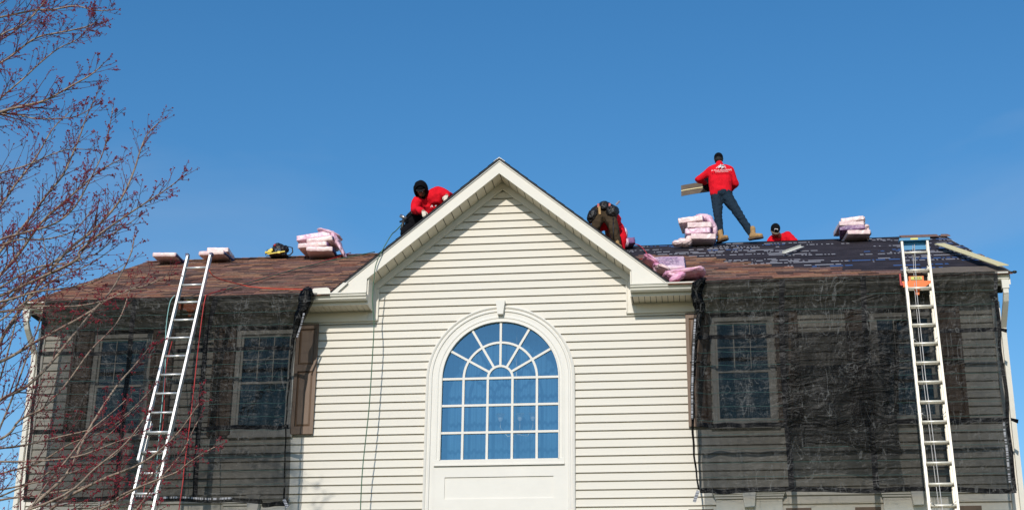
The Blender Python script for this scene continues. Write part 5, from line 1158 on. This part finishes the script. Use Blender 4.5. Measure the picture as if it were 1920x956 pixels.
# limbs of the tree, in metres
LIMBS = {
  'A': [(-5.221, -7.107, -2.356), (-4.957, -7.064, -1.764), (-4.73, -7.021, -1.295), (-4.545, -6.978, -1.029), (-4.33, -6.935, -0.63), (-4.15, -6.892, -0.322), (-4.066, -6.849, 0.069), (-3.979, -6.806, 0.46), (-3.926, -6.763, 0.825)],
  'B': [(-5.134, -6.555, -2.69), (-4.714, -6.477, -1.861), (-4.263, -6.398, -1.115), (-3.969, -6.319, -0.797), (-3.774, -6.241, -0.47), (-3.648, -6.162, -0.065), (-3.583, -6.083, 0.323), (-3.549, -6.005, 0.57), (-3.431, -5.926, 0.802)],
  'C': [(-5.414, -6.732, -1.476), (-5.218, -6.636, -0.925), (-5.055, -6.539, -0.539), (-4.943, -6.443, -0.232), (-4.803, -6.346, 0.155), (-4.662, -6.25, 0.58), (-4.504, -6.153, 0.905)],
  'D': [(-4.634, -9.007, -0.995), (-4.223, -9.015, -0.694), (-3.897, -9.023, -0.571), (-3.593, -9.031, -0.501), (-3.346, -9.039, -0.429), (-3.024, -9.046, -0.241), (-2.859, -9.054, -0.086)],
  'E': [(-6.151, -6.081, 1.324), (-5.883, -6.042, 1.78), (-5.645, -6.002, 1.977), (-5.405, -5.962, 2.176), (-5.209, -5.922, 2.456), (-5.114, -5.883, 2.707)],
  'F': [(-6.108, -6.217, 0.101), (-5.66, -6.306, 0.609), (-5.323, -6.394, 0.937), (-5.036, -6.482, 1.13), (-4.628, -6.571, 1.431), (-4.295, -6.659, 1.546), (-4.11, -6.748, 1.705)],
  'G': [(-5.388, -7.599, -0.007), (-4.99, -7.657, 0.045), (-4.59, -7.715, 0.056), (-4.373, -7.773, 0.025), (-4.059, -7.831, -0.076), (-3.661, -7.889, -0.098), (-3.412, -7.947, -0.01)],
  'H': [(-5.271, -7.36, -0.753), (-4.935, -7.34, -0.533), (-4.701, -7.321, -0.476), (-4.408, -7.301, -0.383), (-3.97, -7.281, -0.197), (-3.685, -7.261, -0.188)],
  'I': [(-3.008, -9.058, -2.263), (-2.832, -9.134, -2.134), (-2.6, -9.209, -1.991), (-2.276, -9.285, -1.789), (-1.999, -9.36, -1.667), (-1.782, -9.436, -1.533)],
  'K': [(-4.771, -8.206, 0.381), (-4.528, -8.072, 0.831), (-4.34, -7.939, 1.06), (-4.195, -7.806, 1.432), (-4.192, -7.673, 1.717)],
  'L': [(-4.935, -6.65, 1.991), (-4.64, -6.759, 1.912), (-4.289, -6.868, 1.888), (-3.963, -6.976, 1.749), (-3.703, -7.085, 1.686)],
  'M': [(-5.802, -6.549, 1.95), (-5.31, -6.742, 2.036), (-5.0, -6.934, 2.164)],
  'N': [(-5.044, -7.124, -2.244), (-4.703, -7.199, -1.787), (-4.406, -7.273, -1.45), (-4.163, -7.348, -1.174), (-3.858, -7.423, -0.901), (-3.661, -7.497, -0.75), (-3.404, -7.572, -0.602), (-3.172, -7.647, -0.518)],
  'O': [(-3.978, -9.094, -2.133), (-3.712, -9.02, -1.949), (-3.487, -8.946, -1.846), (-3.258, -8.871, -1.742), (-3.096, -8.797, -1.52), (-2.97, -8.723, -1.177), (-2.902, -8.649, -0.795), (-2.911, -8.574, -0.338)],
  'P': [(-4.747, -8.43, 0.138), (-4.252, -8.506, 0.275), (-3.89, -8.581, 0.488), (-3.567, -8.657, 0.523), (-3.185, -8.733, 0.523), (-3.064, -8.809, 0.536)],
  'J1': [(-5.658, -5.956, -1.995), (-5.229, -5.871, -1.55), (-5.017, -5.786, -1.272), (-4.829, -5.701, -1.031), (-4.433, -5.616, -0.675), (-4.081, -5.531, -0.544), (-3.799, -5.446, -0.275)],
  'J2': [(-4.217, -8.174, -3.591), (-3.965, -8.082, -3.3), (-3.727, -7.99, -3.121), (-3.501, -7.897, -2.797), (-3.279, -7.805, -2.374), (-3.044, -7.713, -1.999), (-2.965, -7.62, -1.58), (-2.97, -7.528, -1.35)],
  'J3': [(-4.959, -7.374, -2.8), (-4.398, -7.334, -2.673), (-4.027, -7.293, -2.445), (-3.683, -7.253, -2.215), (-3.246, -7.212, -1.918), (-2.884, -7.171, -1.788), (-2.653, -7.131, -1.646)],
  'J4': [(-3.601, -8.445, -4.749), (-3.398, -8.344, -4.46), (-3.111, -8.243, -4.094), (-2.971, -8.142, -3.646), (-2.792, -8.042, -3.184), (-2.646, -7.941, -2.922), (-2.507, -7.84, -2.653)],
  'J5': [(-5.09, -6.89, -3.556), (-4.553, -6.766, -3.478), (-4.129, -6.641, -3.375), (-3.703, -6.517, -3.24), (-3.343, -6.392, -3.054), (-3.087, -6.268, -2.734)],
  'J6': [(-5.375, -6.24, -3.828), (-4.748, -6.294, -3.657), (-4.303, -6.347, -3.55), (-3.874, -6.401, -3.342), (-3.44, -6.455, -3.189), (-3.124, -6.508, -2.968)],
  'J7': [(-3.633, -7.944, -4.613), (-3.258, -8.033, -4.331), (-2.806, -8.122, -4.131), (-2.351, -8.211, -3.99), (-1.998, -8.301, -3.734), (-1.791, -8.39, -3.445)],
  'J8': [(-2.754, -8.634, -4.592), (-2.298, -8.773, -4.407), (-1.796, -8.912, -4.256), (-1.62, -9.051, -4.186), (-1.34, -9.19, -4.091)],
  'J9': [(-4.224, -8.136, -4.432), (-3.816, -8.108, -4.312), (-3.394, -8.081, -4.255), (-2.975, -8.053, -4.172), (-2.579, -8.026, -4.014), (-2.28, -7.998, -3.854)],
  'J10': [(-3.995, -9.089, -2.78), (-3.601, -9.042, -2.696), (-3.31, -8.994, -2.636), (-2.906, -8.947, -2.617), (-2.614, -8.899, -2.545), (-2.319, -8.852, -2.376)],
  'J11': [(-4.81, -8.019, -2.414), (-4.353, -8.062, -2.211), (-4.114, -8.106, -2.117), (-3.718, -8.149, -1.913), (-3.303, -8.192, -1.884), (-3.011, -8.236, -1.795), (-2.825, -8.279, -1.527)],
  'J12': [(-5.391, -6.481, -2.911), (-4.791, -6.486, -2.679), (-4.434, -6.491, -2.503), (-3.993, -6.496, -2.516), (-3.588, -6.501, -2.217), (-3.299, -6.506, -1.976)],
  'J13': [(-2.709, -8.089, -4.597), (-2.269, -8.097, -4.165), (-2.024, -8.104, -3.883), (-1.877, -8.112, -3.569)],
  'J14': [(-4.925, -6.845, -4.411), (-4.486, -6.963, -3.291), (-4.265, -7.081, -2.735), (-4.072, -7.199, -2.174), (-3.955, -7.318, -1.729), (-4.051, -7.436, -1.275)],
}
# ------------------------------------------------------------------ bare maple in red bud
random.seed(21)
tree = empty('maple_tree', (-7.1, -7.6, ground_z(-7.1, -7.6)), 'bare maple tree with pale limbs and dark red buds in front of the left wing', 'tree')
TB = wloc(tree)
trunk_top = Vector((-6.6, -7.4, 3.6))
tp = [TB+Vector((0, 0, -.2)), Vector((-7.05, -7.6, -5.0)), Vector((-6.95, -7.5, -3.4)), Vector((-6.8, -7.5, -1.2)), Vector((-6.75, -7.4, 1.2)), trunk_top]
mb = MB(); mb.tube(tp, [.21, .17, .15, .12, .09, .05], 14); W('trunk', mb, M['bark'], tree)
def on_trunk(z):
    for a, b in zip(tp, tp[1:]):
        if a.z <= z <= b.z: return a.lerp(b, (z-a.z)/(b.z-a.z))
    return tp[-1] if z > tp[-1].z else tp[1]
tw, bd = MB(), MB()
OCT = [(1, 0, 0), (-1, 0, 0), (0, 1, 0), (0, -1, 0), (0, 0, 1), (0, 0, -1)]; OF = [(0, 2, 4), (2, 1, 4), (1, 3, 4), (3, 0, 4), (2, 0, 5), (1, 2, 5), (3, 1, 5), (0, 3, 5)]
def bud(p, r):
    for k in range(random.choice((2, 3, 3, 4))):
        c = p+Vector((random.uniform(-1, 1), random.uniform(-1, 1), random.uniform(-1, 1)))*r*1.3; q = r*random.uniform(.55, 1.05)
        bd.raw([c+Vector(v)*q for v in OCT], OF, 0, False)
def catmull(P_, m=5):
    out = []
    for i in range(len(P_)-1):
        p0, p1, p2, p3 = P_[max(0, i-1)], P_[i], P_[i+1], P_[min(len(P_)-1, i+2)]
        for k in range(m):
            t = k/m; out.append(.5*((2*p1)+(p2-p0)*t+(2*p0-5*p1+4*p2-p3)*t*t+(3*p1-p0-3*p2+p3)*t**3))
    out.append(P_[-1]); return out
def twig(p, d, ln, r, depth):
    n = max(3, int(ln/.07)); pts = [p]; d = d.normalized(); bend = Vector((random.uniform(-.2, .2), random.uniform(-.2, .2), random.uniform(.05, .45)))
    for i in range(n):
        d = (d+bend*.16+Vector((random.uniform(-1, 1), random.uniform(-1, 1), random.uniform(-1, 1)))*.09).normalized(); pts.append(pts[-1]+d*ln/n)
    rs = [max(.0021, r*(1-.75*i/n)) for i in range(n+1)]; tw.tube(pts, rs, 3 if depth > 1 else 4, 0, True, None, False)
    for i in range(1, n+1):
        if depth < 3 and i < n and random.random() < (.62 if depth == 1 else .33):
            s = random.choice((-1, 1)); ax_ = d.orthogonal().normalized(); ax_.rotate(Matrix.Rotation(random.uniform(0, 6.28), 3, d))
            nd = (pts[i]-pts[i-1]).normalized()*.75+ax_*.65; twig(pts[i], nd, ln*random.uniform(.28, .55), rs[i]*.75, depth+1)
        if random.random() < .30+.13*depth: bud(pts[i]+Vector((random.uniform(-1, 1),)*3)*.004, random.uniform(.0045, .0078))
    bud(pts[-1], .008)
n_l = 0
for nm_ in [k for k in LIMBS if k[0] == 'J']:
    o_ = Vector((random.uniform(-.35, .15), random.uniform(-.8, .8), random.uniform(-.45, .35))); pv = Vector(LIMBS[nm_][0]); a_ = random.uniform(-.14, .14); s_ = random.uniform(.8, .98)
    LIMBS[nm_+'2'] = [tuple(pv+o_+Matrix.Rotation(a_, 3, 'Y') @ (Vector(q)-pv)*s_) for q in LIMBS[nm_]]
for name, P_ in LIMBS.items():
    P_ = [Vector(p) for p in P_]
    big = name in ('A', 'B', 'J1', 'J2', 'J3', 'C', 'D', 'J4', 'J7', 'N')
    st_ = on_trunk(P_[0].z-.7); P_ = [st_, st_.lerp(P_[0], .55)+Vector((0, 0, -.05))]+P_
    pts = catmull(P_); k = len(pts)
    pts = [p+Vector((noise.noise(p*2.1), noise.noise(p*2.1+Vector((7, 0, 0))), noise.noise(p*2.1+Vector((0, 9, 0)))))*.035*(i/k) for i, p in enumerate(pts)]
    r0 = .020 if big else .012
    rs = [max(.0035, r0*(1-i/k)**.8+.003) for i in range(k)]
    mb = MB(); mb.tube(pts, rs, 7); W('limb', mb, M['bark'], tree); n_l += 1
    for i in range(6, k):
        seg = pts[i]-pts[i-1]
        if seg.length < .01: continue
        m_ = 2 if random.random() < .55 else 1
        for q in range(m_):
            if random.random() < (.15 if name[0] != 'J' else (.45 if name[-1] != '2' else .72)): continue
            ax_ = seg.orthogonal().normalized(); ax_.rotate(Matrix.Rotation(random.uniform(0, 6.28), 3, seg.normalized()))
            ax_.y *= .8; nd = seg.normalized()*.7+ax_*.62+Vector((0, 0, .12)); f = i/k
            twig(pts[i-1].lerp(pts[i], random.random()), nd, random.uniform(.22, .66)*(1.15-.82*f), rs[i]*.5, 1)
        if i > k*.55 and random.random() < .8: bud(pts[i], .007)
    twig(pts[-1], pts[-1]-pts[-3], .12, .004, 2)
o = W('twigs', tw, M['twig'], tree); tag(o, kind='stuff')
o = W('buds', bd, M['bud'], tree); tag(o, kind='stuff')
bpy.data.scenes.remove(TMP)
print('tree', len(tw.f), len(bd.f))
